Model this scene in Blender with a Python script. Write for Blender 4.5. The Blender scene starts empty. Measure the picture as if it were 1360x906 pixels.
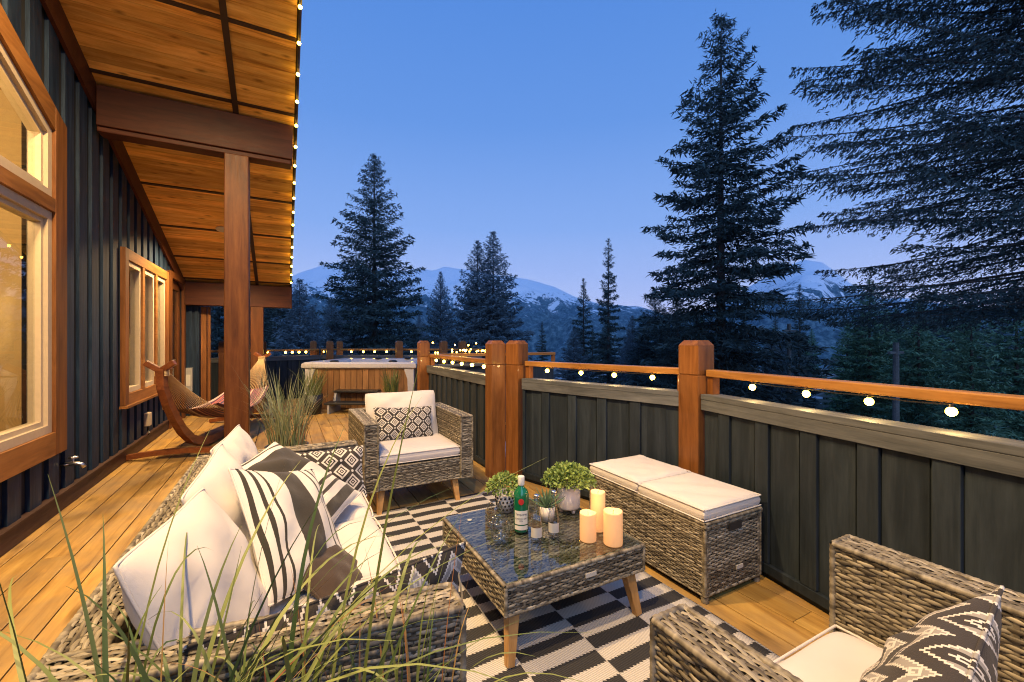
import bpy, math, random
import numpy as np
from mathutils import Vector, Matrix
R_ = random.Random(7)
PI = math.pi
SC = bpy.context.scene
COL = SC.collection
# ------------------------------------------------------------------ camera
F = 566.0; EYE = 1.35; YAW = math.atan(303/566)
cam = bpy.data.cameras.new('camera'); cam.sensor_width = 36; cam.lens = F/1360*36
cam.clip_start = 0.05; cam.clip_end = 20000
co = bpy.data.objects.new('camera', cam); COL.objects.link(co)
co.location = (0, 0, EYE); co.rotation_euler = (PI/2, 0, -YAW); SC.camera = co
FW = (math.sin(YAW), math.cos(YAW)); RT = (FW[1], -FW[0])
def at(u, D):           # ground position seen in column u at forward distance D
    a = (u-680)/F
    return FW[0]*D+RT[0]*a*D, FW[1]*D+RT[1]*a*D
# ------------------------------------------------------------------ mesh builder
class MB:
    def __init__(s): s.v = []; s.f = []; s.r = []; s.uv = None
    def add(s, vs, fs, rnd=None):
        b = len(s.v); rnd = R_.random() if rnd is None else rnd
        s.v += [tuple(v) for v in vs]; s.f += [tuple(i+b for i in f) for f in fs]; s.r += [rnd]*len(vs)
    def box(s, x0, y0, z0, x1, y1, z1, rnd=None):
        s.add([(x0,y0,z0),(x1,y0,z0),(x1,y1,z0),(x0,y1,z0),(x0,y0,z1),(x1,y0,z1),(x1,y1,z1),(x0,y1,z1)],
              [(0,3,2,1),(4,5,6,7),(0,1,5,4),(1,2,6,5),(2,3,7,6),(3,0,4,7)], rnd)
    def prism(s, poly, axis, a, b, rnd=None):   # polygon in the other two axes, extruded along axis from a to b
        def P(p, t):
            return {'x': (t,p[0],p[1]), 'y': (p[0],t,p[1]), 'z': (p[0],p[1],t)}[axis]
        n = len(poly)
        s.add([P(p,a) for p in poly]+[P(p,b) for p in poly],
              [tuple(range(n))[::-1], tuple(range(n,2*n))]+[(i,(i+1)%n,n+(i+1)%n,n+i) for i in range(n)], rnd)
    def beam(s, p, q, w, h, rnd=None, up=(0,0,1), w2=None, h2=None):   # rectangular bar from p to q
        p = Vector(p); q = Vector(q); d = (q-p).normalized(); u = Vector(up)
        sd = d.cross(u).normalized(); u = sd.cross(d)
        w2 = w if w2 is None else w2; h2 = h if h2 is None else h2
        vs = []
        for c, ww, hh in ((p,w,h),(q,w2,h2)):
            for a, b in ((-1,-1),(1,-1),(1,1),(-1,1)): vs.append(c+sd*a*ww/2+u*b*hh/2)
        s.add(vs, [(0,1,2,3),(7,6,5,4),(0,4,5,1),(1,5,6,2),(2,6,7,3),(3,7,4,0)], rnd)
    def tube(s, pts, rad, n=8, rnd=None, caps=True):
        pts = [Vector(p) for p in pts]; m = len(pts)
        if not hasattr(rad, '__len__'): rad = [rad]*m
        vs = []; fs = []; ref = None
        for i, p in enumerate(pts):
            d = (pts[min(i+1,m-1)]-pts[max(i-1,0)]).normalized()
            if ref is None: ref = Vector((0,0,1)) if abs(d.z) < .9 else Vector((1,0,0))
            a = d.cross(ref).normalized(); b = a.cross(d); ref = b
            for k in range(n):
                t = 2*PI*k/n; vs.append(p+(a*math.cos(t)+b*math.sin(t))*rad[i])
        for i in range(m-1):
            for k in range(n): fs.append((i*n+k, i*n+(k+1)%n, (i+1)*n+(k+1)%n, (i+1)*n+k))
        if caps: fs += [tuple(range(n))[::-1], tuple(range((m-1)*n, m*n))]
        s.add(vs, fs, rnd)
    def lathe(s, prof, n=24, c=(0,0,0), rnd=None):
        vs = []; fs = []
        for r, z in prof:
            for k in range(n):
                t = 2*PI*k/n; vs.append((c[0]+r*math.cos(t), c[1]+r*math.sin(t), c[2]+z))
        for i in range(len(prof)-1):
            for k in range(n): fs.append((i*n+k, i*n+(k+1)%n, (i+1)*n+(k+1)%n, (i+1)*n+k))
        fs += [tuple(range(n))[::-1], tuple(range((len(prof)-1)*n, len(prof)*n))]
        s.add(vs, fs, rnd)
    def grid(s, P, nu, nv, rnd=None):  # P(i,j)
        vs = [P(i/(nu-1), j/(nv-1)) for j in range(nv) for i in range(nu)]
        s.add(vs, [(j*nu+i, j*nu+i+1, (j+1)*nu+i+1, (j+1)*nu+i) for j in range(nv-1) for i in range(nu-1)], rnd)
    def ball(s, c, r, n=10, sz=1.0, rnd=None):
        s.lathe([(max(r*math.sin(PI*i/n), 1e-4), -r*sz*math.cos(PI*i/n)) for i in range(n+1)], n+2, c, rnd)
    def build(s, name, mat, parent=None, smooth=False, bevel=0, world=False, auto=None):
        me = bpy.data.meshes.new(name)
        off = Vector((0,0,0))
        if world and parent is not None: off = Vector(parent.location)
        vs = [(a-off[0], b-off[1], c-off[2]) for a, b, c in s.v] if off.length else s.v
        me.from_pydata(vs, [], s.f)
        at_ = me.attributes.new('rnd', 'FLOAT', 'POINT'); at_.data.foreach_set('value', s.r)
        me.materials.append(mat)
        if smooth: me.polygons.foreach_set('use_smooth', [True]*len(me.polygons))
        me.update()
        o = bpy.data.objects.new(name, me); COL.objects.link(o)
        if parent is not None: o.parent = parent
        if bevel:
            m = o.modifiers.new('bevel', 'BEVEL'); m.width = bevel; m.segments = 2; m.limit_method = 'ANGLE'
        if auto:
            pass
        return o
def np_mesh(name, V, Fc, mat, parent=None, rnd=None, uv=None, smooth=False):
    """V (n,3) array, Fc (m,k) array of faces with k corners"""
    me = bpy.data.meshes.new(name); n = len(V); m, k = Fc.shape
    me.vertices.add(n); me.vertices.foreach_set('co', V.astype('f4').ravel())
    me.loops.add(m*k); me.loops.foreach_set('vertex_index', Fc.astype('i4').ravel())
    me.polygons.add(m); me.polygons.foreach_set('loop_start', np.arange(m, dtype='i4')*k)
    me.polygons.foreach_set('loop_total', np.full(m, k, dtype='i4'))
    if smooth: me.polygons.foreach_set('use_smooth', np.ones(m, dtype=bool))
    if rnd is not None:
        a = me.attributes.new('rnd', 'FLOAT', 'POINT'); a.data.foreach_set('value', rnd.astype('f4'))
    if uv is not None:
        l = me.uv_layers.new(name='UVMap'); l.data.foreach_set('uv', uv[Fc.ravel()].astype('f4').ravel())
    me.materials.append(mat); me.update(calc_edges=True); me.validate()
    o = bpy.data.objects.new(name, me); COL.objects.link(o)
    if parent is not None: o.parent = parent
    return o
def tag(o, label=None, cat=None, group=None, kind=None):
    if label: o['label'] = label
    if cat: o['category'] = cat
    if group: o['group'] = group
    if kind: o['kind'] = kind
    return o
def thing(name, label, cat, loc=(0,0,0), rz=0, group=None):
    o = bpy.data.objects.new(name, None); COL.objects.link(o); o.empty_display_size = .1
    o.location = loc; o.rotation_euler = (0,0,rz)
    return tag(o, label, cat, group)
def kids(o): return [c for c in COL.objects if c.parent == o]
def copy_tree(o, parent=None):
    c = o.copy(); COL.objects.link(c); c.parent = parent
    if parent is not None: c.matrix_parent_inverse = o.matrix_parent_inverse
    for k in kids(o): copy_tree(k, c)
    return c
# ------------------------------------------------------------------ materials
class N:
    def __init__(s, name):
        s.m = bpy.data.materials.new(name); s.m.use_nodes = True; s.t = s.m.node_tree
        s.b = s.t.nodes['Principled BSDF']; s.out = s.t.nodes['Material Output']
    def n(s, ty, **k):
        x = s.t.nodes.new(ty)
        for a, b in k.items(): setattr(x, a, b)
        return x
    def put(s, sock, v):
        if isinstance(v, bpy.types.NodeSocket): s.t.links.new(v, sock)
        else: sock.default_value = v
    def M(s, op, a, b=0.0, c=None):
        x = s.n('ShaderNodeMath', operation=op); s.put(x.inputs[0], a); s.put(x.inputs[1], b)
        if c is not None: s.put(x.inputs[2], c)
        return x.outputs[0]
    def co(s, kind='Object', scale=(1,1,1), rot=(0,0,0), loc=None):
        c = s.n('ShaderNodeTexCoord').outputs[kind]
        mp = s.n('ShaderNodeMapping'); s.t.links.new(c, mp.inputs[0])
        mp.inputs['Scale'].default_value = scale; mp.inputs['Rotation'].default_value = rot
        if loc is not None: s.put(mp.inputs['Location'], loc)
        return mp.outputs[0]
    def sep(s, v):
        x = s.n('ShaderNodeSeparateXYZ'); s.t.links.new(v, x.inputs[0]); return x.outputs
    def noise(s, v=None, scale=5., detail=4., rough=.55, dist=0.):
        x = s.n('ShaderNodeTexNoise')
        if v is not None: s.t.links.new(v, x.inputs['Vector'])
        x.inputs['Scale'].default_value = scale; x.inputs['Detail'].default_value = detail
        x.inputs['Roughness'].default_value = rough; x.inputs['Distortion'].default_value = dist
        return x.outputs[0]
    def ramp(s, f, stops, interp='LINEAR'):
        x = s.n('ShaderNodeValToRGB'); s.put(x.inputs[0], f); e = x.color_ramp.elements
        x.color_ramp.interpolation = interp
        while len(e) > 1: e.remove(e[-1])
        for i, (p, c) in enumerate(stops):
            el = e[0] if i == 0 else e.new(p)
            el.position = p; el.color = (*c, 1) if len(c) == 3 else c
        return x.outputs[0]
    def mix(s, f, a, b, mode='MIX'):
        x = s.n('ShaderNodeMix', data_type='RGBA', blend_type=mode)
        s.put(x.inputs[0], f)
        for k, v in ((6,a),(7,b)):
            if isinstance(v, tuple): v = (*v, 1)[:4]
            s.put(x.inputs[k], v)
        return x.outputs[2]
    def attr(s, name='rnd'): return s.n('ShaderNodeAttribute', attribute_name=name).outputs['Fac']
    def set(s, **k):
        for a, v in k.items():
            key = {'col':'Base Color','rough':'Roughness','metal':'Metallic','spec':'Specular IOR Level','sheen':'Sheen Weight','emit':'Emission Color','es':'Emission Strength','sss':'Subsurface Weight','coat':'Coat Weight'}[a]
            if isinstance(v, tuple): v = (*v, 1)[:4]
            s.put(s.b.inputs[key], v)
        return s
    def bump(s, h, st=.3, dist=.01):
        x = s.n('ShaderNodeBump'); x.inputs['Strength'].default_value = st; x.inputs['Distance'].default_value = dist
        s.put(x.inputs['Height'], h); s.t.links.new(x.outputs[0], s.b.inputs['Normal']); return s
def plain(name, col, rough=.5, metal=0., **k):
    m = N(name); n = m.noise(m.co(), 30, 3)
    m.set(col=m.mix(n, tuple(c*.88 for c in col), tuple(min(1, c*1.1) for c in col)), rough=rough, metal=metal, **k); return m.m
def wood(name, dark, mid, light, grain='x', rough=.5, scale=1., knots=0., coat=0., vary=.35, grey=0., bump=.25):
    m = N(name); rn = m.attr()
    loc = m.n('ShaderNodeCombineXYZ'); a = m.M('MULTIPLY', rn, 37.0)
    for i in range(3): m.put(loc.inputs[i], a)
    g = {'x': (1,14,14), 'y': (14,1,14), 'z': (14,14,1)}[grain]
    c = m.co('Object', tuple(k*scale for k in g), loc=loc.outputs[0])
    n1 = m.noise(c, 1.6, 5, .6, .6); n2 = m.noise(c, 9, 3, .6)
    f = m.M('ADD', m.M('MULTIPLY', n1, .75), m.M('MULTIPLY', n2, .25))
    col = m.ramp(f, [(.30, dark), (.47, mid), (.68, light)])
    vv = m.M('ADD', m.M('MULTIPLY', rn, vary), 1-vary*.6)
    x = m.n('ShaderNodeCombineXYZ')
    for i in range(3): m.put(x.inputs[i], vv)
    col = m.mix(1.0, col, x.outputs[0], 'MULTIPLY')
    st_ = m.noise(m.co('Object', {'x': (.8,2.5,2.5), 'y': (2.5,.8,2.5), 'z': (2.5,2.5,.8)}[grain], loc=loc.outputs[0]), 2.2, 5, .65, .5)
    col = m.mix(1.0, col, m.ramp(st_, [(.30,(.72,.72,.72)),(.5,(.97,.97,.97)),(.70,(1.2,1.2,1.2))]), 'MULTIPLY')
    if knots:
        kg = {'x': (2.2,6,6), 'y': (6,2.2,6), 'z': (6,6,2.2)}[grain]
        v = m.n('ShaderNodeTexVoronoi', voronoi_dimensions='2D'); m.t.links.new(m.co('Object', kg, loc=loc.outputs[0]), v.inputs['Vector']); v.inputs['Scale'].default_value = knots
        wob = m.M('ADD', v.outputs['Distance'], m.M('MULTIPLY', m.noise(c, 3, 2), .12))
        kf = m.ramp(wob, [(.07, (1,1,1)), (.17, (0,0,0))])
        col = m.mix(m.M('MULTIPLY', kf, .75), col, tuple(k*.45 for k in dark))
    if grey:
        col = m.mix(m.M('MULTIPLY', m.ramp(m.noise(m.co('Object',(1,1,1)), 2.5, 4), [(.4,(0,0,0)),(.7,(1,1,1))]), grey), col, (.16,.13,.10))
    m.set(col=col, rough=m.M('ADD', m.M('MULTIPLY', n2, .3), rough-.15), coat=coat, spec=.22)
    m.bump(f, bump, .004); return m.m
M = {}
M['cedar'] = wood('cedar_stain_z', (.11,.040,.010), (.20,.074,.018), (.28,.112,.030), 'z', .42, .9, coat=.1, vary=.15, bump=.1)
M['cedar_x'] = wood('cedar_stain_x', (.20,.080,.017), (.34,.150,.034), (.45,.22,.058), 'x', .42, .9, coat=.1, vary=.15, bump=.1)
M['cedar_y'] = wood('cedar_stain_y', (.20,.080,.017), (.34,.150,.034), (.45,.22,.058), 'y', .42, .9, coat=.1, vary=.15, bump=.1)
M['beam'] = wood('dark_red_beam_stain', (.040,.011,.005), (.068,.019,.008), (.095,.029,.011), 'x', .5, .8, vary=.2, bump=.15)
M['postw'] = wood('post_stain', (.060,.019,.006), (.105,.036,.010), (.15,.058,.016), 'z', .45, .8, vary=.2, bump=.15)
M['trim'] = wood('window_trim_stain', (.10,.036,.011), (.18,.070,.019), (.25,.105,.030), 'z', .5, .9, vary=.3)
M['trim_y'] = wood('window_trim_stain_y', (.15,.058,.015), (.24,.100,.026), (.32,.145,.04), 'y', .5, .9, vary=.3)
M['base'] = wood('skirting_stain', (.035,.018,.014), (.06,.03,.022), (.085,.045,.032), 'y', .55, .9, vary=.3)
M['soffit'] = wood('knotty_pine', (.36,.150,.028), (.68,.37,.085), (.86,.57,.18), 'x', .5, .75, knots=.9, vary=.6, bump=.12)
M['batten'] = plain('dark_joint_batten', (.035,.015,.008), .6)
M['deck'] = wood('deck_cedar', (.22,.115,.026), (.38,.22,.055), (.50,.315,.088), 'y', .5, .8, knots=.45, vary=.34, grey=.5, bump=.3)
M['oak'] = wood('oak_legs', (.38,.19,.06), (.52,.28,.095), (.62,.36,.14), 'z', .4, 1.5, vary=.1, bump=.1)
M['siding'] = wood('navy_siding', (.004,.010,.024), (.009,.022,.048), (.022,.044,.080), 'z', .55, 1.0, vary=.3, bump=.5)
M['fence'] = wood('charcoal_fence', (.010,.015,.020), (.019,.027,.034), (.036,.047,.057), 'z', .6, .55, vary=.35, bump=.5)
M['cap'] = wood('grey_cap', (.050,.056,.056), (.095,.10,.098), (.15,.155,.15), 'x', .6, 1.0, vary=.2)
M['iroko'] = wood('hammock_stand_wood', (.11,.03,.012), (.19,.06,.02), (.26,.09,.03), 'y', .4, 1.0, vary=.2, coat=.15)
M['black'] = plain('black_plastic', (.012,.012,.012), .45)
M['dark'] = plain('dark_backing', (.02,.017,.014), .8)
M['gap'] = plain('wall_recess_shade', (.006,.007,.010), .9)  # near-black wall colour, paints deep shade into the gaps between siding boards
M['steel'] = plain('brushed_steel', (.6,.58,.55), .3, 1.0)
M['grey'] = plain('grey_enclosure', (.28,.28,.27), .5)
M['sash'] = plain('cream_sash', (.50,.41,.28), .45)
M['room'] = plain('warm_interior_paint', (.50,.39,.22), .8)
M['tubshell'] = plain('tub_acrylic', (.45,.43,.42), .25)
M['tubwood'] = wood('tub_panels', (.13,.06,.022), (.21,.105,.04), (.28,.15,.06), 'z', .5, .9, vary=.35)
M['ceramic'] = plain('white_ceramic', (.66,.62,.56), .5)
M['label'] = plain('bottle_label', (.66,.64,.55), .6)
M['redseal'] = plain('red_seal', (.45,.02,.015), .5)
M['ink'] = plain('label_ink', (.03,.03,.035), .6)
M['soil'] = plain('potting_soil', (.03,.02,.014), .95)
M['rope'] = plain('hammock_rope', (.55,.40,.20), .8)
M['paper'] = plain('white_badge', (.5,.48,.42), .5)
def wicker():
    m = N('poly_rattan'); uv = m.n('ShaderNodeTexCoord').outputs['UV']
    mp = m.n('ShaderNodeMapping'); m.t.links.new(uv, mp.inputs[0]); mp.inputs['Scale'].default_value = (9, 1, 1)
    n = m.noise(mp.outputs[0], 1.0, 2); rn = m.attr()
    mp2 = m.n('ShaderNodeMapping'); m.t.links.new(uv, mp2.inputs[0]); mp2.inputs['Scale'].default_value = (3, 60, 1)
    st = m.noise(mp2.outputs[0], 6.0, 3)
    f = m.M('ADD', m.M('MULTIPLY', n, .55), m.M('ADD', m.M('MULTIPLY', rn, .28), m.M('MULTIPLY', st, .25)))
    col = m.ramp(f, [(.28, (.030,.023,.015)), (.40, (.105,.088,.060)), (.56, (.27,.235,.168)), (.74, (.52,.465,.35))])
    m.set(col=col, rough=.5, spec=.35); m.bump(st, .3, .002); return m.m
M['wicker'] = wicker()
def fabric(name, col, weave=900, sheen=.15, seam=True):
    m = N(name); n = m.noise(m.co('Object'), 6, 4); f = m.noise(m.co('Object', (1,1,1)), weave, 1)
    c = m.mix(n, tuple(k*.92 for k in col), tuple(min(1, k*1.05) for k in col))
    m.set(col=c, rough=.85, sheen=sheen, spec=.2)
    h = m.M('ADD', m.M('MULTIPLY', f, .15), m.noise(m.co('Object'), 4, 3, .5, .6)); m.bump(h, .4, .025); return m.m
M['cushion'] = fabric('off_white_canvas', (.64,.59,.525))
M['cushion_arm'] = fabric('pale_seat_canvas', (.62,.57,.53))
BLK = (.030,.024,.019); WHT = (.56,.52,.45)
def diamond(name, sx, sy, stagger=(0,0)):
    m = N(name); x, y, z = m.sep(m.co('Object'))[:3]
    fx = m.M('MULTIPLY', m.M('ABSOLUTE', m.M('SUBTRACT', m.M('FRACT', m.M('ADD', m.M('DIVIDE', x, sx), 50.5)), .5)), 2)
    fy = m.M('MULTIPLY', m.M('ABSOLUTE', m.M('SUBTRACT', m.M('FRACT', m.M('ADD', m.M('DIVIDE', y, sy), 50.5)), .5)), 2)
    d = m.M('ADD', fx, fy); d = m.M('MINIMUM', d, m.M('SUBTRACT', 2.0, d))
    fine = m.M('MULTIPLY', m.M('SUBTRACT', m.noise(m.co('Object'), 260, 1), .5), .10)
    d = m.M('ADD', d, fine)
    # rounded dots where four diamonds meet
    gx = m.M('SUBTRACT', fx, m.M('ROUND', fx)); gy = m.M('SUBTRACT', fy, m.M('ROUND', fy))
    dd = m.M('SQRT', m.M('ADD', m.M('POWER', gx, 2.), m.M('POWER', gy, 2.)))
    junction = m.M('ABSOLUTE', m.M('SUBTRACT', m.M('ROUND', fx), m.M('ROUND', fy)))
    dot = m.M('MULTIPLY', m.M('LESS_THAN', dd, .12), junction)
    ring = m.M('MULTIPLY', m.M('GREATER_THAN', d, .52), m.M('LESS_THAN', d, .74))
    mid = m.M('MULTIPLY', m.M('GREATER_THAN', d, .22), m.M('LESS_THAN', d, .36))
    core = m.M('LESS_THAN', d, .09)
    f = m.M('MINIMUM', m.M('ADD', m.M('ADD', ring, mid), m.M('ADD', core, dot)), 1.0)
    m.set(col=m.mix(f, BLK, WHT), rough=.9, sheen=.1); m.bump(m.noise(m.co('Object'), 500, 1), .3, .003); return m.m
M['diamond'] = diamond('diamond_weave', .105, .105)
M['diamond2'] = diamond('diamond_weave_large', .125, .125)
def zigzag(name, px=.16, py=.10):
    m = N(name); x, y, z = m.sep(m.co('Object'))[:3]
    q = px/24
    xs = m.M('MULTIPLY', m.M('FLOOR', m.M('DIVIDE', x, q)), q)
    tri = m.M('ABSOLUTE', m.M('SUBTRACT', m.M('MULTIPLY', m.M('FRACT', m.M('ADD', m.M('DIVIDE', xs, px), 50.)), 2.), 1.))
    f = m.M('FRACT', m.M('ADD', m.M('ADD', m.M('DIVIDE', y, py), 50.), m.M('MULTIPLY', tri, .9)))
    w1 = m.M('MULTIPLY', m.M('GREATER_THAN', f, .06), m.M('LESS_THAN', f, .16))
    w2 = m.M('MULTIPLY', m.M('GREATER_THAN', f, .46), m.M('LESS_THAN', f, .56))
    g = m.M('MULTIPLY', m.M('GREATER_THAN', f, .16), m.M('LESS_THAN', f, .46))
    sel = m.M('LESS_THAN', tri, .72)
    c = m.mix(m.M('MULTIPLY', g, sel), BLK, (.27,.25,.22)); c = m.mix(m.M('ADD', w1, w2), c, WHT)
    # little square lozenges in the dark bands
    cx = m.M('ABSOLUTE', m.M('SUBTRACT', m.M('FRACT', m.M('ADD', m.M('DIVIDE', x, px), 50.)), .5))
    fy = m.M('ABSOLUTE', m.M('SUBTRACT', m.M('FRACT', m.M('ADD', m.M('DIVIDE', y, py), 50.35)), .5))
    sq = m.M('MAXIMUM', m.M('MULTIPLY', cx, px/py), fy)
    c = m.mix(m.M('MULTIPLY', m.M('GREATER_THAN', sq, .06), m.M('LESS_THAN', sq, .12)), c, WHT)
    m.set(col=c, rough=.9, sheen=.1); m.bump(m.noise(m.co('Object'), 500, 1), .3, .003); return m.m
M['zigzag'] = zigzag('zigzag_weave', .115, .092)
def stripes(name, bands):
    m = N(name); x = m.sep(m.co('Object'))[0]
    st = []
    for a, b in bands: st += [(a-.0001, (0,0,0)), (a, (1,1,1)), (b, (0,0,0))]
    pos = m.M('ADD', m.M('MULTIPLY', x, 2.0), .5)     # x in -0.25..0.25 -> 0..1
    r = m.ramp(pos, [(0, (0,0,0))]+[(p, c) for a, b in bands for p, c in ((a, (1,1,1)), (b, (0,0,0)))], 'CONSTANT')
    n = m.noise(m.co('Object'), 7, 3)
    dark = m.mix(n, (.022,.018,.011), (.038,.030,.018))
    m.set(col=m.mix(r, (.66,.61,.52), dark), rough=.9, sheen=.15)
    m.bump(m.M('ADD', m.noise(m.co('Object'), 8, 3, .5, .5), m.M('MULTIPLY', m.noise(m.co('Object'), 500, 1), .1)), .4, .015); return m.m
M['stripe_a'] = stripes('band_stripe_a', [(.12,.145),(.19,.215),(.26,.28),(.40,.62),(.73,.75),(.80,.825),(.88,.90)])
M['stripe_b'] = stripes('band_stripe_b', [(.02,.05),(.11,.44),(.66,.69),(.74,.77),(.85,.95)])
M['brownfab'] = fabric('dark_brown_canvas', (.060,.040,.028))
def rug():
    m = N('flatweave_rug'); x, y, z = m.sep(m.co('Object'))[:3]
    wob = m.M('MULTIPLY', m.M('SUBTRACT', m.noise(m.co('Object'), 3, 2), .5), .014)
    jag = m.M('MULTIPLY', m.M('SUBTRACT', m.M('FRACT', m.M('MULTIPLY', x, 55.)), .5), .008)
    colm = m.M('FLOOR', m.M('DIVIDE', m.M('SUBTRACT', x, .207), .33))
    ys = m.M('ADD', m.M('ADD', y, wob), jag)
    k = m.M('FLOOR', m.M('ADD', m.M('DIVIDE', m.M('SUBTRACT', ys, .0325), .0755), m.M('ADD', colm, 100.)))
    par = m.M('MODULO', k, 2.0)
    ribs = m.M('SINE', m.M('MULTIPLY', m.M('ADD', x, m.M('MULTIPLY', y, .55)), 620.))
    ribs2 = m.M('SINE', m.M('MULTIPLY', m.M('ADD', y, m.M('MULTIPLY', x, -.45)), 900.))
    r = m.M('ADD', m.M('MULTIPLY', ribs, .5), .5)
    lt = m.mix(r, (.36,.34,.31), (.60,.57,.52)); dk = m.mix(r, (.012,.012,.014), (.035,.035,.038))
    ed = m.M('LESS_THAN', m.M('ABSOLUTE', m.M('SUBTRACT', m.M('FRACT', m.M('ADD', m.M('DIVIDE', m.M('SUBTRACT', x, .207), .33), 10.)), .5)), .492)
    c = m.mix(m.M('LESS_THAN', par, .5), lt, dk); c = m.mix(ed, (.4,.38,.35), c)
    m.set(col=c, rough=.85); m.bump(m.M('ADD', ribs, m.M('MULTIPLY', ribs2, .4)), .35, .002); return m.m
M['rug'] = rug()
def hammock():
    m = N('hammock_cloth'); rn = m.attr()
    c = m.ramp(rn, [(0,(.50,.36,.30)),(.08,(.10,.04,.07)),(.22,(.34,.10,.08)),(.32,(.55,.47,.40)),(.36,(.07,.05,.10)),(.50,(.24,.10,.10)),(.58,(.55,.45,.34)),(.64,(.10,.06,.10)),(.76,(.34,.17,.13)),(.84,(.50,.42,.36)),(.90,(.09,.05,.08)),(.97,(.45,.36,.28))], 'CONSTANT')
    m.set(col=c, rough=.9); return m.m
M['hammock'] = hammock()
def glassy(name, tint=(1,1,1), ior=1.5, rough=0.):
    m = N(name); t = m.t; t.nodes.remove(m.b)
    tr = m.n('ShaderNodeBsdfTransparent'); tr.inputs[0].default_value = (*tint, 1)
    gl = m.n('ShaderNodeBsdfGlossy'); gl.inputs['Roughness'].default_value = rough
    fr = m.n('ShaderNodeFresnel'); fr.inputs[0].default_value = ior
    bf = m.n('ShaderNodeNewGeometry'); ff_ = m.M('MULTIPLY', fr.outputs[0], m.M('SUBTRACT', 1.0, bf.outputs['Backfacing']))
    mx = m.n('ShaderNodeMixShader'); t.links.new(ff_, mx.inputs[0]); t.links.new(tr.outputs[0], mx.inputs[1]); t.links.new(gl.outputs[0], mx.inputs[2])
    t.links.new(mx.outputs[0], m.out.inputs[0]); return m.m
M['pane'] = glassy('window_glass', (.93,.95,.93), 1.75)
M['tableglass'] = glassy('table_glass', (.80,.84,.84), 2.1)
M['clear'] = glassy('clear_glass', (.965,.975,.975), 1.75)
def thinglass(name, tint):
    m = N(name); t = m.t; t.nodes.remove(m.b)
    tr = m.n('ShaderNodeBsdfTransparent'); tr.inputs[0].default_value = (*tint, 1)
    gl = m.n('ShaderNodeBsdfGlossy'); gl.inputs['Roughness'].default_value = .03
    lw = m.n('ShaderNodeLayerWeight'); lw.inputs[0].default_value = .5
    mx = m.n('ShaderNodeMixShader'); t.links.new(m.M('ADD', .06, m.M('MULTIPLY', m.M('POWER', lw.outputs['Facing'], 3.2), .75)), mx.inputs[0])
    t.links.new(tr.outputs[0], mx.inputs[1]); t.links.new(gl.outputs[0], mx.inputs[2]); t.links.new(mx.outputs[0], m.out.inputs[0]); return m.m
M['clear'] = thinglass('clear_glass', (.97,.98,.98))
M['green'] = plain('green_bottle_glass', (.004,.115,.045), .06, coat=.6)
M['ice'] = glassy('ice', (.80,.84,.86), 2.6, .25)
def emis(name, col, st):
    m = N(name); m.set(col=col, emit=col, es=st); return m.m
M['bulb'] = emis('warm_bulb', (1.0,.58,.06), 30.)
M['downl'] = emis('downlight_lens', (1.0,.70,.38), 9.)
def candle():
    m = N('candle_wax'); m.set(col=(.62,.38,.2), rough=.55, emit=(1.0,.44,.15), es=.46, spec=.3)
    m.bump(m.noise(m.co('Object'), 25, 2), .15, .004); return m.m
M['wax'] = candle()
def leafmat(name, a, b, rough=.6, trans=False):
    m = N(name); rn = m.attr(); n = m.noise(m.co('Object'), .8, 2)
    m.set(col=m.mix(m.M('ADD', m.M('MULTIPLY', rn, .6), m.M('MULTIPLY', n, .4)), a, b), rough=rough, spec=.3); return m.m
M['needle'] = leafmat('conifer_needles', (.018,.036,.040), (.055,.090,.085))
M['needle_blue'] = leafmat('blue_spruce_needles', (.045,.075,.095), (.13,.19,.23))
M['needle_green'] = leafmat('green_fir_needles', (.045,.11,.075), (.13,.25,.14))
M['bark'] = plain('conifer_bark', (.055,.045,.04), .9)
M['box_leaf'] = leafmat('herb_leaves', (.10,.17,.03), (.36,.46,.12), .5)
M['aloe'] = leafmat('aloe_leaves', (.06,.12,.06), (.16,.26,.14), .5)
def bladem(name, a, b, tip):
    m = N(name); rn = m.attr(); z = m.sep(m.co('Object'))[2]
    m.set(col=m.mix(rn, a, b), rough=.5, spec=.3); return m.m
M['blade'] = bladem('grass_blades', (.035,.070,.016), (.19,.215,.06), None)
M['blade_red'] = bladem('dry_blades', (.20,.06,.025), (.36,.22,.08), None)
M['blade_pale'] = bladem('pale_grass_blades', (.12,.17,.08), (.34,.36,.22), None)
# ------------------------------------------------------------------ sky and light
W = bpy.data.worlds.new('World'); SC.world = W; W.use_nodes = True
wt = W.node_tree; bg = wt.nodes['Background']
sk = wt.nodes.new('ShaderNodeTexSky'); sk.sky_type = 'NISHITA'; sk.sun_disc = False
sk.sun_elevation = math.radians(1.5); sk.sun_rotation = math.radians(200)
tc = wt.nodes.new('ShaderNodeTexCoord'); sp = wt.nodes.new('ShaderNodeSeparateXYZ'); wt.links.new(tc.outputs['Generated'], sp.inputs[0])
rp = wt.nodes.new('ShaderNodeValToRGB'); wt.links.new(sp.outputs[2], rp.inputs[0])
SKY = [(0.0,(.42,.42,.62)), (.10,(.29,.36,.59)), (.25,(.155,.265,.54)), (.45,(.080,.190,.475)), (.70,(.045,.145,.43)), (1.,(.035,.14,.42))]
el = rp.color_ramp.elements
for i, (p, c) in enumerate(SKY):
    e = el[0] if i == 0 else (el[1] if i == 1 else el.new(p)); e.position = p; e.color = (*c, 1)
sc_ = wt.nodes.new('ShaderNodeVectorMath'); sc_.operation = 'SCALE'; wt.links.new(sk.outputs[0], sc_.inputs[0]); sc_.inputs[3].default_value = .012
ad = wt.nodes.new('ShaderNodeVectorMath'); ad.operation = 'ADD'; wt.links.new(rp.outputs[0], ad.inputs[0]); wt.links.new(sc_.outputs[0], ad.inputs[1])
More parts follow.
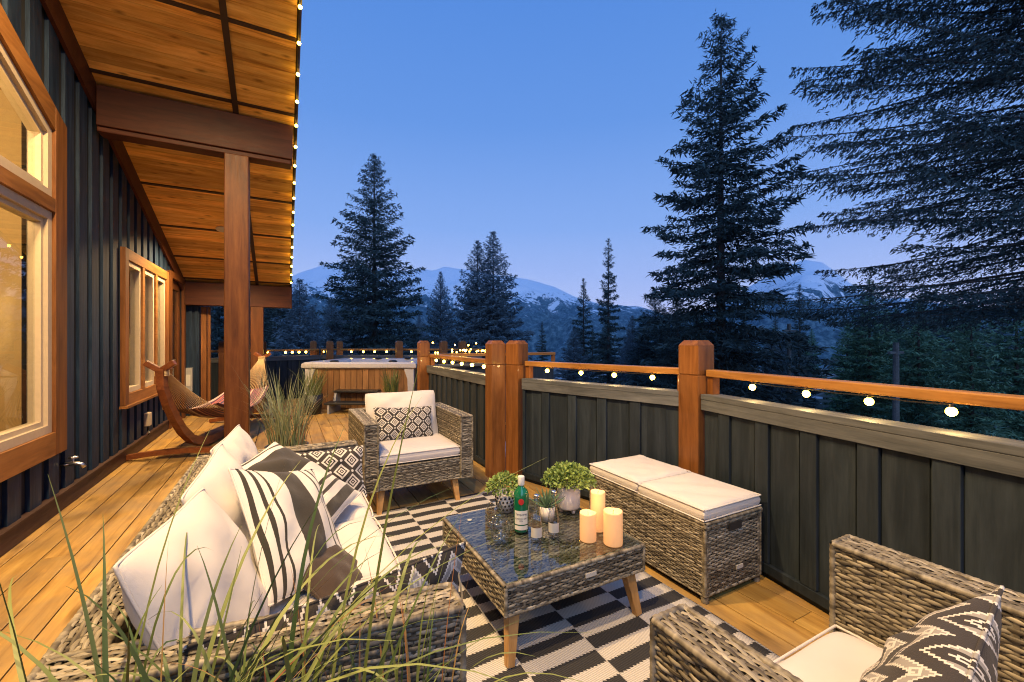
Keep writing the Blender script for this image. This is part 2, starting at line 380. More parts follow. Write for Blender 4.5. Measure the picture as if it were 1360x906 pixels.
wt.links.new(ad.outputs[0], bg.inputs[0]); bg.inputs[1].default_value = 1.48
def light(ty, loc, e, col=(1,.68,.33), size=.1, rot=(0,0,0), spot=None, blend=.6, parent=None):
    l = bpy.data.lights.new('lamp', ty); l.energy = e; l.color = col
    if ty == 'SUN': l.angle = size
    elif ty == 'AREA': l.size = size
    else: l.shadow_soft_size = size
    if ty == 'SPOT': l.spot_size = spot; l.spot_blend = blend
    o = bpy.data.objects.new('lamp', l); COL.objects.link(o); o.location = loc; o.rotation_euler = rot
    return o
light('SUN', (0,0,50), 1.15, (.42,.62,1.0), math.radians(50), (math.radians(58), 0, math.radians(-20)))
SC.view_settings.view_transform = 'Standard'; SC.view_settings.look = 'None'; SC.view_settings.exposure = .18; SC.view_settings.gamma = 1
SC.cycles.max_bounces = 7; SC.cycles.diffuse_bounces = 3; SC.cycles.glossy_bounces = 3; SC.cycles.transmission_bounces = 6
SC.cycles.transparent_max_bounces = 24; SC.cycles.volume_bounces = 1; SC.cycles.sample_clamp_indirect = 4; SC.cycles.caustics_reflective = False; SC.cycles.caustics_refractive = False
SC.cycles.use_denoising = True; SC.cycles.filter_width = 1.1
# ------------------------------------------------------------------ house
def roofz(y): return 5.525-.33*y
XW = -1.6
house = thing('house', 'dark sided house with cedar window trim and a sloping pine soffit beside the deck', 'house', (XW, 4, 0))
def hb(mb, name, mat, parent=None, **k): return mb.build(name, mat, parent or house, world=True, **k)
Y0, Y1 = -1.5, 9.5
# openings: (ya, yb, za, zb_at_ya, zb_at_yb)
OP = [(2.2, 4.62, .56, 3.06+.40*2.42, 3.06), (6.2, 8.0, .73, 2.29, 2.29), (8.3, 9.3, -.1, 2.36, 2.36)]
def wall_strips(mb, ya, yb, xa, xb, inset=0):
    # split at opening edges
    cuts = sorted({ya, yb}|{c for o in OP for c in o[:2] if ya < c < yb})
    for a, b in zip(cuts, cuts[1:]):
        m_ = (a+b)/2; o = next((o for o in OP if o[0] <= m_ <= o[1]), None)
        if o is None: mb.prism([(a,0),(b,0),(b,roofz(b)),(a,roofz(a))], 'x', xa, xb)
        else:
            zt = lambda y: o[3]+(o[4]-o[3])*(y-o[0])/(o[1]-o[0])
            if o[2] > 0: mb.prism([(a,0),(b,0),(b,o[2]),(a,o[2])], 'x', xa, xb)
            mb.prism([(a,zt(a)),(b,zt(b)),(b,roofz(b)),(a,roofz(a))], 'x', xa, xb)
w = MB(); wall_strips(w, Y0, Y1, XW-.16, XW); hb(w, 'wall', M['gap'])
w = MB(); y = 4.79-.275*24
while y < Y1-.2:
    wall_strips(w, max(y, Y0), y+.165, XW+.001, XW+.026); y += .275
hb(w, 'siding_board', M['siding'])
w = MB(); w.box(XW+.002, Y0, 0.004, XW+.045, 8.24, .135, .5); w.box(XW+.002, Y0, .135, XW+.060, 8.24, .15, .2)
hb(w, 'skirting_board', M['base'])
w = MB(); w.prism([(Y0,roofz(Y0)-.24),(Y1,roofz(Y1)-.24),(Y1,roofz(Y1)+.02),(Y0,roofz(Y0)+.02)], 'x', XW+.027, XW+.055, .3)
hb(w, 'frieze_board', M['beam'])
# roof with planked soffit (planks run across, x direction)
XE = .10
w = MB(); y = -1.5; n = 0
while y < 10.15:
    y2 = min(y+.132, 10.16)
    zz = lambda t, o: roofz(t)+o
    segs = [(-1.75, -.47), (-.42, XE)]
    for a, b in segs:
        w.add([(a,y+.003,zz(y,0)),(b,y+.003,zz(y,0)),(b,y2-.003,zz(y2,0)),(a,y2-.003,zz(y2,0)),
               (a,y+.0015,zz(y,.02)),(b,y+.0015,zz(y,.02)),(b,y2-.0015,zz(y2,.02)),(a,y2-.0015,zz(y2,.02))],
              [(0,3,2,1),(4,5,6,7),(0,1,5,4),(1,2,6,5),(2,3,7,6),(3,0,4,7)])
    y += .132
hb(w, 'soffit', M['soffit'])
w = MB()
for yc in (-.9, 0., .86, 1.73, 2.6, 3.47, 4.34, 5.2, 6.75, 7.66, 8.52, 9.28):
    w.beam((-1.60,yc,roofz(yc)-.006), (XE,yc,roofz(yc)-.006), .035, .014, .5, up=(0,.33,1))
w.beam((-.445,-1.5,roofz(-1.5)-.01), (-.445,10.1,roofz(10.1)-.01), .05, .022, .5)
hb(w, 'soffit_joint_trim', M['batten'])
w = MB(); w.prism([(-1.6,roofz(-1.6)+.022),(10.2,roofz(10.2)+.022),(10.2,roofz(10.2)+.22),(-1.6,roofz(-1.6)+.22)], 'x', -7.0, XE+.01); hb(w, 'roof', M['dark'])
w = MB(); w.prism([(-1.6,roofz(-1.6)-.03),(10.22,roofz(10.22)-.03),(10.22,roofz(10.22)+.24),(-1.6,roofz(-1.6)+.24)], 'x', XE+.012, XE+.035); hb(w, 'fascia', M['batten'])
w = MB(); w.box(XW+.06, 5.31, 3.36, .085, 5.52, 3.74, .3); w.box(XW+.06, 5.33, 3.31, .07, 5.50, 3.359, .8); hb(w, 'beam', M['beam'], bevel=.008)
w = MB(); w.box(XW+.06, 9.32, 1.99, .14, 9.52, 2.40, .35); hb(w, 'beam', M['beam'], bevel=.008)
w = MB(); w.box(-.548, 5.30, 0.0, -.328, 5.52, 3.309, .6); hb(w, 'post', M['postw'], bevel=.01)
w = MB(); w.box(-.55, 9.33, 0.0, -.34, 9.51, 1.989, .3); hb(w, 'post', M['postw'], bevel=.01)
# big gable window
def ztop(y): return 3.06+.40*(4.70-y)
w = MB()
T = .19
w.prism([(4.70-T,.48),(4.70,.48),(4.70,ztop(4.70)),(4.70-T,ztop(4.70-T))], 'x', XW+.028, XW+.068, .2)
win = hb(w, 'window', M['trim'], bevel=.004)
w = MB(); w.prism([(2.0,.48),(4.70-T-.002,.48),(4.70-T-.002,.655),(2.0,.655)], 'x', XW+.028, XW+.066, .7)
w.prism([(2.0,2.33),(4.70-T-.002,2.33),(4.70-T-.002,2.43),(2.0,2.43)], 'x', XW+.028, XW+.066, .4)
w.prism([(2.0,ztop(2.0)-.18),(4.70-T-.002,ztop(4.7-T)-.18),(4.70-T-.002,ztop(4.7-T)),(2.0,ztop(2.0))], 'x', XW+.028, XW+.066, .55)
w.prism([(1.9,.48),(2.0,.48),(2.0,ztop(2.)),(1.9,ztop(1.9))], 'x', XW+.028, XW+.066, .2)
o = w.build('trim', M['trim_y'], win); o.data.transform(Matrix.Translation(-Vector(house.location))); 
def sub(mb, name, mat, parent, **k):
    o = mb.build(name, mat, parent, **k); o.data.transform(Matrix.Translation(-Vector(house.location))); return o
def sash_poly(mb, pts, t, xa, xb):   # frame along a convex polygon (yz), thickness t inward
    c = (sum(p[0] for p in pts)/len(pts), sum(p[1] for p in pts)/len(pts))
    inner = []
    n = len(pts)
    for i in range(n):
        p0, p1, p2 = Vector(pts[i-1]), Vector(pts[i]), Vector(pts[(i+1)%n])
        d1 = (p1-p0).normalized(); d2 = (p2-p1).normalized(); n1 = Vector((-d1.y, d1.x)); n2 = Vector((-d2.y, d2.x))
        b = (n1+n2).normalized(); inner.append(p1+b*t/max(.3, b.dot(n1)))
    for i in range(n):
        j = (i+1) % n
        mb.prism([tuple(pts[i]), tuple(pts[j]), tuple(inner[j]), tuple(inner[i])], 'x', xa, xb, .4+.1*i)
    return [tuple(p) for p in inner]
ye = 4.70-T
lo = [(2.0,.657),(ye-.003,.657),(ye-.003,2.327),(2.0,2.327)]
hi = [(2.0,2.433),(ye-.003,2.433),(ye-.003,ztop(ye)-.185),(2.0,ztop(2.0)-.185)]
for pl in (lo, hi):
    w = MB(); inn = sash_poly(w, pl, .06, XW-.05, XW+.045); w2 = MB(); inn2 = sash_poly(w2, inn, .035, XW-.05, XW+.02)
    sub(w, 'sash', M['sash'], win); sub(w2, 'sash', M['sash'], win)
    g = MB(); g.prism(inn2, 'x', XW-.02, XW-.012); sub(g, 'pane', M['pane'], win)
# three light window
ya, yb, za, zb = 6.10, 8.10, .64, 2.38
w = MB()
w.prism([(ya,za+.0),(ya+.12,za),(ya+.12,zb),(ya,zb)], 'x', XW+.028, XW+.075, .3); w.prism([(yb-.12,za),(yb,za),(yb,zb),(yb-.12,zb)], 'x', XW+.028, XW+.075, .6); w.box(XW+.02, ya+.1, zb-.1, XW+.06, yb-.1, zb-.01, .3)
win2 = hb(w, 'window', M['trim'], bevel=.004)
w = MB()
w.box(XW+.028, ya+.122, za, XW+.073, yb-.122, za+.12, .8); w.box(XW+.028, ya+.122, zb-.12, XW+.073, yb-.122, zb, .3); w.box(XW+.028, ya-.03, za-.03, XW+.10, yb+.03, za-.002, .6)
for m_ in (6.82, 7.42): w.box(XW+.0, m_-.045, za+.122, XW+.07, m_+.045, zb-.122, .5)
sub(w, 'trim', M['trim_y'], win2)
for a, b in ((ya+.124, 6.773), (6.867, 7.373), (7.467, yb-.124)):
    w = MB(); inn = sash_poly(w, [(a,za+.124),(b,za+.124),(b,zb-.124),(a,zb-.124)], .055, XW-.04, XW+.05); sub(w, 'sash', M['sash'], win2)
    g = MB(); g.prism(inn, 'x', XW-.0, XW+.006); sub(g, 'pane', M['pane'], win2)
# door
w = MB(); w.prism([(8.24,.0),(8.36,0),(8.36,2.44),(8.24,2.44)], 'x', XW+.028, XW+.07, .2); w.prism([(9.26,0),(9.38,0),(9.38,2.44),(9.26,2.44)], 'x', XW+.028, XW+.07, .5)
w.box(XW+.028, 8.362, 2.34, XW+.068, 9.258, 2.44, .5); 
hb(w, 'door_frame', M['postw'])
w = MB(); sash_poly(w, [(8.362,.02),(9.258,.02),(9.258,2.338),(8.362,2.338)], .14, XW-.03, XW+.01); w.box(XW-.03, 8.5, .15, XW+.008, 9.12, .6, .4)
door = hb(w, 'door', M['postw'])
g = MB(); g.box(XW-.012, 8.50, .602, XW-.006, 9.12, 2.20); sub(g, 'pane', M['pane'], door)
w = MB(); w.box(XW+.012, 8.41, .98, XW+.022, 8.46, 1.22); w.beam((XW+.022,8.435,1.05),(XW+.07,8.435,1.05),.02,.02); w.beam((XW+.065,8.435,1.05),(XW+.065,8.56,1.05),.018,.018)
sub(w, 'handle', M['steel'], door)
# return wall beyond the door
w = MB(); w.box(XW-.1, 9.54, 0, -1.36, 10.55, 2.2, .4)
for k in range(3): w.box(-1.59+.085*k, 9.515, .02, -1.55+.085*k, 9.539, 2.2)
hb(w, 'wall', M['siding'])
w = MB(); w.box(-1.345, 9.6, 0, -1.26, 9.69, 1.98, .4); w.box(-1.245, 9.6, 0, -1.20, 9.69, 1.98, .2); hb(w, 'corner_trim', M['trim'])
# rooms behind the glass
w = MB()
w.box(-6.0, 1.0, -.02, XW-.17, 9.5, .0); w.box(-6.0, 1.0, .0, -5.9, 9.5, 5.0); w.box(-5.9, .9, 0, XW-.17, 1.0, 5.0); w.box(-5.9, 5.4, 0, XW-.17, 5.5, 3.55); w.box(-5.9, 9.5, 0, XW-.17, 9.6, 2.3)
hb(w, 'interior_wall', M['room'])
w = MB(); w.prism([(.9,roofz(.9)-.1),(9.5,roofz(9.5)-.1),(9.5,roofz(9.5)-.02),(.9,roofz(.9)-.02)], 'x', -5.9, XW-.17); hb(w, 'interior_ceiling', M['soffit'])
w = MB()
for k in range(9): w.tube([(-1.93+.02*(k%2),4.06+.045*k,.55),(-1.93+.02*(k%2),4.06+.045*k,2.28)], .026, 6)
hb(w, 'curtain', M['room'], smooth=True)
w = MB(); w.box(-5.0, 2.3, 0, -3.2, 3.3, .85); hb(w, 'cabinet', M['trim'])
light('POINT', (-2.5, 3.3, 2.7), 150, (1,.62,.26), .25)  # extra lamp added behind the glass to brighten the soffit outside
light('POINT', (-3.2, 3.6, 3.4), 85, (1,.62,.26), .25)
light('POINT', (-3.4, 7.4, 1.9), 6, (1,.58,.25), .2)
# downlights in the soffit
def downlight(x, y, e, lab, vis=True):
    z = roofz(y)
    t = thing('downlight', lab, 'ceiling light', (x, y, z-.004), 0, 'recessed downlights in the pine soffit')
    t.rotation_euler = (-math.atan(.33), 0, 0)
    a = MB(); a.lathe([(.055,-.002),(.075,-.004),(.078,-.012),(.055,-.016)], 24); a.build('trim_ring', M['paper'], t, smooth=True)
    a = MB(); a.lathe([(.0005,-.010),(.054,-.009),(.054,-.004),(.0005,-.003)], 20); a.build('lens', M['downl'], t)
    light('SPOT', (x, y, z-.06), e, (1,.66,.31), .07, (0,0,0), math.radians(150), .5)
downlight(-.81, 7.6, 540, 'glowing round downlight in the soffit beyond the first roof post')
downlight(-.80, 2.5, 830, 'round downlight in the high soffit over the near end of the sofa, above the frame')
downlight(-.80, .6, 790, 'round downlight in the highest part of the soffit, above the frame')
downlight(-.80, -1.2, 600, 'round downlight in the soffit at the near end of the house, out of the frame')
# ------------------------------------------------------------------ small things on the wall
t = thing('electric_meter_box', 'grey electric meter box on the dark return wall past the door', 'meter box', (-1.505, 9.48, .45))
a = MB(); a.box(-.075,-.06,0,.06,.03,.42); a.build('case', M['grey'], t, bevel=.008); a = MB(); a.box(-.05,-.066,.1,.035,-.061,.3); a.build('cover', M['paper'], t)
t = thing('outlet_box', 'small pale weatherproof outlet box low on the dark siding under the middle window', 'outlet', (XW+.026, 7.05, .26))
a = MB(); a.box(0,-.055,0,.06,.055,.17); a.build('cover', M['sash'], t, bevel=.008); a = MB(); a.tube([(.03,0,0),(.035,.02,-.06),(.05,-.03,-.10),(.03,-.02,-.12)], .006, 6); a.build('cable', M['black'], t)
t = thing('hose_tap', 'brass and steel hose tap on the siding below the big window', 'tap', (XW+.026, 4.78, .345))
a = MB(); a.tube([(0,0,0),(.07,0,0),(.10,0,-.01),(.12,0,-.04)], .016, 10); a.lathe([(.03,0),(.03,.008)], 12, (0.004,0,-.004)); a.build('spout', M['steel'], t, smooth=True)
a = MB(); a.tube([(.05,0,0),(.05,0,.045)], .008, 8); a.tube([(.05-.03,0,.05),(.05+.03,0,.05)], .009, 8); a.tube([(.05,-.03,.05),(.05,.03,.05)], .009, 8); a.build('tap_handle', M['steel'], t, smooth=True)
# ------------------------------------------------------------------ deck and ground
POLY = [(-1.6,-1.6),(1.98,-1.6),(2.67,2.0),(2.18,3.72),(2.03,3.9),(2.03,6.25),(4.2,6.25),(4.4,10.2),(1.12,11.95),(.5,11.3),(-1.6,10.85)]
w = MB(); x = -1.66
while x < 4.5:
    xm = x+.083; ys = []
    for i in range(len(POLY)):
        (xa, ya_), (xb, yb_) = POLY[i], POLY[(i+1) % len(POLY)]
        if (xa-xm)*(xb-xm) < 0: ys.append(ya_+(yb_-ya_)*(xm-xa)/(xb-xa))
    ys.sort()
    for a_, b_ in zip(ys[::2], ys[1::2]):
        joints = [a_]; j = a_+R_.uniform(1.2, 4.)
        while j < b_-.6: joints.append(j); j += R_.uniform(3, 4.5)
        joints.append(b_)
        for p_, q_ in zip(joints, joints[1:]): w.box(x+.003, p_+.001, -.035, x+.163, q_-.001, 0)
    x += .166
o = w.build('deck', M['deck'], bevel=.003); tag(o, kind='structure')
w = MB(); w.prism(POLY, 'z', -.30, -.06); o = w.build('deck_frame', M['dark']); tag(o, kind='structure')
# rug
w = MB()
def rugP(u_, v_):
    x = .0+u_*1.86; y = -.2+v_*3.66
    x += .006*math.sin(y*6.1)*u_; y += .01*math.sin(x*5)*v_
    return (x, y, .007+.002*math.sin(x*17)*math.sin(y*13))
w.grid(rugP, 40, 60)
o = w.build('rug', M['rug'], smooth=True); tag(o, 'flat woven rug with offset black and cream stripes under the coffee table', 'rug')
m_ = o.modifiers.new('thick', 'SOLIDIFY'); m_.thickness = .006
# ------------------------------------------------------------------ woven rattan
class WK:
    def __init__(s): s.V = []; s.F = []; s.R = []; s.U = []; s.n = 0
    def put(s, V, Fc, rn, uv):
        s.V.append(V); s.F.append(Fc+s.n); s.R.append(rn); s.U.append(uv); s.n += len(V)
    def core(s, q, z0, z1):
        V = np.array([(*p, z0) for p in q]+[(*p, z1) for p in q], float)
        Fc = np.array([(0,3,2,1),(4,5,6,7),(0,1,5,4),(1,2,6,5),(2,3,7,6),(3,0,4,7)])
        s.put(V, Fc, np.full(8, -1.2), np.zeros((8,2)))
    def weave(s, o, U, V, row=.0107, st=.029, amp=.0025):
        o = np.array(o, float); U = np.array(U, float); V = np.array(V, float)
        lu = np.linalg.norm(U); lv = np.linalg.norm(V); U /= lu; V /= lv; Nn = np.cross(U, V)
        nr = max(1, round(lv/row)); rw = lv/nr; ns = max(1, round(lu/st)); sw = lu/ns
        m = ns*4+1; uu = np.linspace(0, lu, m)
        rg = np.random.RandomState(R_.randint(0, 10**6))
        prof = np.array([(-.49, -.0006), (-.27, .0018), (.27, .0018), (.49, -.0006)])
        for r in range(nr):
            ph = PI*r
            off = amp*np.sign(np.cos(PI*uu/sw+ph))*np.abs(np.cos(PI*uu/sw+ph))**.7 + .0012*np.interp(uu, np.linspace(0, lu, ns+2), rg.randn(ns+2))
            vc = (r+.5)*rw + .0016*np.interp(uu, np.linspace(0, lu, ns//2+3), rg.randn(ns//2+3))
            wd = rw*(.99+.10*np.cos(2*PI*uu/sw))
            P = o + uu[:,None,None]*U + (vc[:,None]+prof[None,:,0]*wd[:,None])[:,:,None]*V + (off[:,None]+prof[None,:,1])[:,:,None]*Nn
            idx = np.arange(m*4).reshape(m, 4)
            Fc = np.stack([idx[:-1,:-1], idx[1:,:-1], idx[1:,1:], idx[:-1,1:]], -1).reshape(-1, 4)
            uv = np.zeros((m,4,2)); uv[:,:,0] = uu[:,None]+rg.rand()*40; uv[:,:,1] = rg.rand()*40+prof[None,:,0]*.02
            s.put(P.reshape(-1,3), Fc, np.full(m*4, rg.rand()*.9-.2), uv.reshape(-1,2))
        for k in range(ns+1):                # stakes the strands pass round
            u0 = min(max(k*sw, .004), lu-.004)
            a = o+(u0-.0055)*U; b = o+u0*U+.0016*Nn; c = o+(u0+.0055)*U
            P = np.array([a, b, c, a+V*lv, b+V*lv, c+V*lv]); Fc = np.array([(0,1,4,3),(1,2,5,4)])
            s.put(P, Fc, np.full(6, rg.rand()*.5-.3), np.array([(rg.rand()*9, rg.rand()*9)]*3+[(rg.rand()*9, rg.rand()*9+lv)]*3))
    def edge(s, p, q, r=.0085):
        p = np.array(p, float); q = np.array(q, float); L = np.linalg.norm(q-p); d = (q-p)/L
        a = np.cross(d, (0,0,1.)) if abs(d[2]) < .9 else np.cross(d, (1.,0,0)); a /= np.linalg.norm(a); b = np.cross(d, a)
        m = max(2, int(L/.009)); t = np.linspace(0, L, m); k = 7; th = np.arange(k)*2*PI/k
        rr = r*(1+.09*np.where(np.arange(m)%2, 1, -1))
        P = p+t[:,None,None]*d+rr[:,None,None]*(np.cos(th)[None,:,None]*a+np.sin(th)[None,:,None]*b)
        idx = np.arange(m*k).reshape(m,k); nx = np.roll(idx, -1, 1)
        Fc = np.stack([idx[:-1], nx[:-1], nx[1:], idx[1:]], -1).reshape(-1,4)
        uv = np.zeros((m,k,2)); uv[:,:,0] = t[:,None]*4; uv[:,:,1] = R_.random()*9
        s.put(P.reshape(-1,3), Fc, np.repeat(np.random.RandomState(m).rand(m//3+1), 3)[:m].repeat(k)*.5, uv.reshape(-1,2))
    def block(s, q, z0, z1, sides='0123t', edges=True, long_top=True):
        """q: four floor corners counter-clockwise; sides 0..3 = q[i]->q[i+1], t = top"""
        s.core([(p[0]*.0+p[0], p[1]) for p in q], z0+.004, z1-.004) if False else None
        c = np.mean(np.array(q), 0); qi = [tuple(c+(np.array(p)-c)*(1-.009/max(.05, np.linalg.norm(np.array(p)-c)))) for p in q]
        s.core(qi, z0+.003, z1-.006)
        for i in range(4):
            if str(i) in sides:
                a, b = q[i], q[(i+1)%4]
                s.weave((a[0],a[1],z0), (b[0]-a[0],b[1]-a[1],0), (0,0,z1-z0))
        if 't' in sides:
            a, b, d = (np.array(q[k]) for k in (0,1,3))
            e1 = b-a; e2 = d-a
            if np.linalg.norm(e1) >= np.linalg.norm(e2): s.weave((*a,z1), (*e1,0), (*e2,0))
            else: s.weave((*b,z1), (*e2,0), (*-e1,0))
        if edges:
            for i in range(4):
                a, b = q[i], q[(i+1)%4]
                if str(i) in sides or str((i-1)%4) in sides: s.edge((*a,z0), (*a,z1-.002))
                if str(i) in sides: s.edge((*a,z1-.002), (*b,z1-.002)); s.edge((*a,z0), (*b,z0), .006)
    def build(s, name, parent):
        return np_mesh(name, np.concatenate(s.V), np.concatenate(s.F), M['wicker'], parent, np.concatenate(s.R), np.concatenate(s.U), smooth=True)
def Q4(x0, y0, x1, y1): return [(x0,y0),(x1,y0),(x1,y1),(x0,y1)]
def wpart(name, parent, q, z0, z1, sides='0123t'):
    k = WK(); k.block(q, z0, z1, sides); return k.build(name, parent)
# ------------------------------------------------------------------ cushions
def cushion_mesh(w, d, t, box=False, seed=0, n=30, ears=.07, wr=1.0, piping=True, rnd_=0.):
    rg = random.Random(seed); mb = MB()
    ph = [(rg.uniform(4,11), rg.uniform(4,11), rg.uniform(0,6), rg.uniform(.3,1)) for _ in range(7)]
    def prm(k): return -math.cos(PI*k)
    def pt(i, j, sg):
        x, y = prm(i), prm(j)
        if box: h = ((1-abs(x)**14)*(1-abs(y)**14))**.33; cr = .012
        else: h = ((1-abs(x)**2.6)*(1-abs(y)**2.6))**.62; cr = 0
        X = x*(1-ears*(1-abs(y)**1.6)*abs(x)**2); Y = y*(1-ears*(1-abs(x)**1.6)*abs(y)**2)
        wv = sum(a*math.sin(X*f1+Y*f2*(1 if q%2 else -1)+p) for q, (f1,f2,p,a) in enumerate(ph))
        hh = t/2*h*(1+.04*wr*wv) + wr*.0016*wv*h + (.05*t*(1-x*x)*(1-y*y) if box else 0)
        if not box:   # pleats running into the corners
            e = max(abs(x), abs(y)); hh *= 1-.10*wr*abs(math.sin((x*9 if abs(y) > abs(x) else y*9)+seed))*(e**6)*(1-e**12)
        z = sg*hh; q_ = 1-rnd_*(abs(x)*abs(y))**5; X *= q_; Y *= q_
        return (X*w/2, Y*d/2, z)
    mb.grid(lambda i, j: pt(i, j, 1), n, n, .5); mb.grid(lambda i, j: pt(1-i, j, -1), n, n, .5)
    if piping:
        r = .004
        if box: zs = (t*.33, -t*.33)
        else: zs = (0,)
        for zc in zs:
            P = []
            for s_ in range(4):
                for k in range(14):
                    q = k/14
                    i, j = ((q,0),(1,q),(1-q,1),(0,1-q))[s_]
                    a = pt(i, j, 0); P.append((a[0]*1.001, a[1]*1.001, zc))
            P.append(P[0]); mb.tube(P, r, 6, .5, caps=False)
    return mb
def orient(o, c, nrm, up):
    Z = Vector(nrm).normalized(); X = Vector(up).cross(Z).normalized(); Y = Z.cross(X)
    m = Matrix((X, Y, Z)).transposed(); o.location = c; o.rotation_euler = m.to_euler(); return o
def pillow(name, label, mat, c, nrm, up, w, d, t, seed, group=None, cat='cushion', **k):
    o = cushion_mesh(w, d, t, seed=seed, **k).build(name, M[mat], None, smooth=True)
    orient(o, c, nrm, up); return tag(o, label, cat, group)
# ------------------------------------------------------------------ armchair (front faces -y, origin on the floor at the front centre)
def tapered_leg(parent, top, foot, s0=.058, s1=.034, mat='oak'):
    a = MB(); a.beam(top, foot, s0, s0, up=(0,1,0), w2=s1, h2=s1); a.build('leg', M[mat], parent, bevel=.003)
def armchair(label, loc, rz):
    t = thing('armchair', label, 'armchair', loc, rz, 'wicker armchairs of the lounge set')
    W_, D_, zb, za = .877, .85, .20, .715
    wpart('arm', t, Q4(-W_/2, 0, -W_/2+.10, D_), zb, za); wpart('arm', t, Q4(W_/2-.10, 0, W_/2, D_), zb, za)
    wpart('backrest', t, Q4(-W_/2+.102, D_-.10, W_/2-.102, D_-.002), zb, za+.0, '02t')
    wpart('seat_base', t, Q4(-W_/2+.102, .012, W_/2-.102, D_-.102), zb, .37, '0t')
    o = cushion_mesh(W_-.208, .70, .105, box=True, seed=3, ears=.0, wr=.4).build('seat_cushion', M['cushion_arm'], t, smooth=True); o.location = (0, .36, .428)
    o = cushion_mesh(W_-.21, .46, .17, seed=5, ears=.05, wr=1.3, rnd_=.05).build('back_cushion', M['cushion'], t, smooth=True); orient(o, (0, .63, .655), (0,-.95,.30), (0,.3,.95))
    for sx in (-1, 1):
        for y0, y1 in ((.09, .045), (D_-.1, D_-.05)): tapered_leg(t, (sx*(W_/2-.14), y0, zb+.01), (sx*(W_/2-.115), y1, 0))
    return t
armchair('grey wicker armchair with pale cushions standing between the sofa end and the twin fence posts', (.975, 3.355, 0), 0)
armchair('grey wicker armchair in the near right corner with the zigzag pillow', (1.182, .705, 0), PI)
# ------------------------------------------------------------------ sofa
sofa = thing('sofa', 'long grey wicker sofa with white canvas seat and back cushions along the walkway', 'sofa', (0, 2, 0))
def sp_(name, q, z0, z1, sides='0123t'):
    return wpart(name, sofa, [(a, b-2) for a, b in q], z0, z1, sides)
ZA = .70
sp_('arm', [(-.43,1.10),(.385,.972),(.39,1.082),(-.43,1.215)], .18, ZA)
sp_('arm', Q4(-.42,2.835,.405,2.945), .18, ZA)
sp_('backrest', [(-.43,1.218),(-.335,1.205),(-.325,2.832),(-.42,2.832)], .18, ZA, '13t')
sp_('seat_base', [(-.33,1.19),(.365,1.09),(.375,2.832),(-.32,2.832)], .18, .355, '13t')
for yc, ln in ((1.385,.58),(1.960,.565),(2.53,.57)):
    o = cushion_mesh(.66, ln, .115, box=True, seed=int(yc*10), ears=0, wr=.8, rnd_=.03).build('seat_cushion', M['cushion'], sofa, smooth=True); o.location = (.08, yc-2, .418)
for yc, dx, tilt, sd, rl in ((1.42,0.0,.42,11,.10),(1.97,.0,.36,12,-.05),(2.50,.0,.30,13,.02)):
    o = cushion_mesh(.60, .52, .17, seed=sd, ears=.045, wr=1.0, rnd_=.03).build('back_cushion', M['cushion'], sofa, smooth=True)
    orient(o, (-.175+dx, yc-2, .640), (1,-.1,tilt), (-tilt,rl,1))
for x_, y_ in ((-.36,1.2),(.33,1.08),(-.36,2.86),(.34,2.86)): tapered_leg(sofa, (x_, y_-2, .19), (x_*1.05, y_-2, 0))
pillow('pillow', 'striped cream pillow with a wide olive brown band, front one leaning on the sofa back', 'stripe_a', (.035,1.80,.655), (.70,-.45,.58), (-.42,.60,.45), .42, .48, .13, 21, 'striped pillows on the sofa')
pillow('pillow', 'striped cream pillow with broad brown top, behind the banded pillow', 'stripe_b', (.045,2.25,.66), (.45,-.30,.84), (.5,.8,.2), .52, .50, .15, 22, 'striped pillows on the sofa')
pillow('pillow', 'plain dark brown pillow low on the sofa seat below the banded pillow', 'brownfab', (.145,1.72,.500), (.55,-.2,.8), (-.5,.5,.6), .31, .33, .10, 23)
pillow('lumbar_pillow', 'black lumbar pillow with cream diamonds leaning at the far end of the sofa', 'diamond2', (.165,2.68,.575), (.10,-.86,.42), (0,.4,.9), .54, .30, .13, 24, n=26)
pillow('lumbar_pillow', 'black lumbar pillow with cream diamonds on the seat of the far armchair', 'diamond', (.955,3.83,.615), (.06,-.93,.36), (.03,.36,.93), .53, .29, .13, 25)
pillow('lumbar_pillow', 'black zigzag pillow with stepped white lines tucked behind the near sofa arm', 'zigzag', (.145,1.155,.592), (-.10,.98,.18), (-.06,-.18,.98), .66, .30, .10, 26)
pillow('lumbar_pillow', 'black and grey zigzag pillow leaning in the near right armchair', 'zigzag', (1.115,.37,.635), (-.20,.82,.50), (-.12,-.5,.78), .50, .34, .13, 27)
# tassel cord on the zigzag pillow
t = MB(); t.tube([(.44,1.17,.72),(.455,1.16,.62),(.45,1.12,.40),(.44,1.08,.2),(.45,1.05,.02)], .003, 6); o = t.build('cord', M['rope'], smooth=True); tag(o, 'thin tan cord hanging from the corner of the zigzag pillow to the rug', 'cord')
# ------------------------------------------------------------------ storage bench
b = thing('storage_bench', 'wicker storage bench with two off-white lid cushions against the fence', 'bench', (2.13, 1.92, 0))
X0, X1, YA, YB = -.23, .23, -.465, .46
wpart('body', b, Q4(X0, YA, X1, YB), .04, .385)
k = WK(); k.block(Q4(X0-.004, YA-.004, X1+.004, YB+.004), .392, .414, '0123'); k.build('lid', b)
for sx in (X0+.014, X1-.014):
    for sy in (YA+.014, YB-.014):
        k = WK(); k.edge((sx,sy,0), (sx,sy,.40), .019); k.build('corner_post', b)
for i_, (p, q) in enumerate(((YA, -.004), (.004, YB))):
    o = cushion_mesh(.475, q-p, .085, box=True, seed=31+i_, ears=0, wr=.5).build('cushion', M['cushion'], b, smooth=True); o.location = (0, (p+q)/2, .455+.004*i_)
a = MB(); a.box(-.05, YA-.012, .345, .05, YA-.002, .385); a.build('hand_hole_shade', M['dark'], b)  # dark block on the weave, painted as the shaded inside of a hole
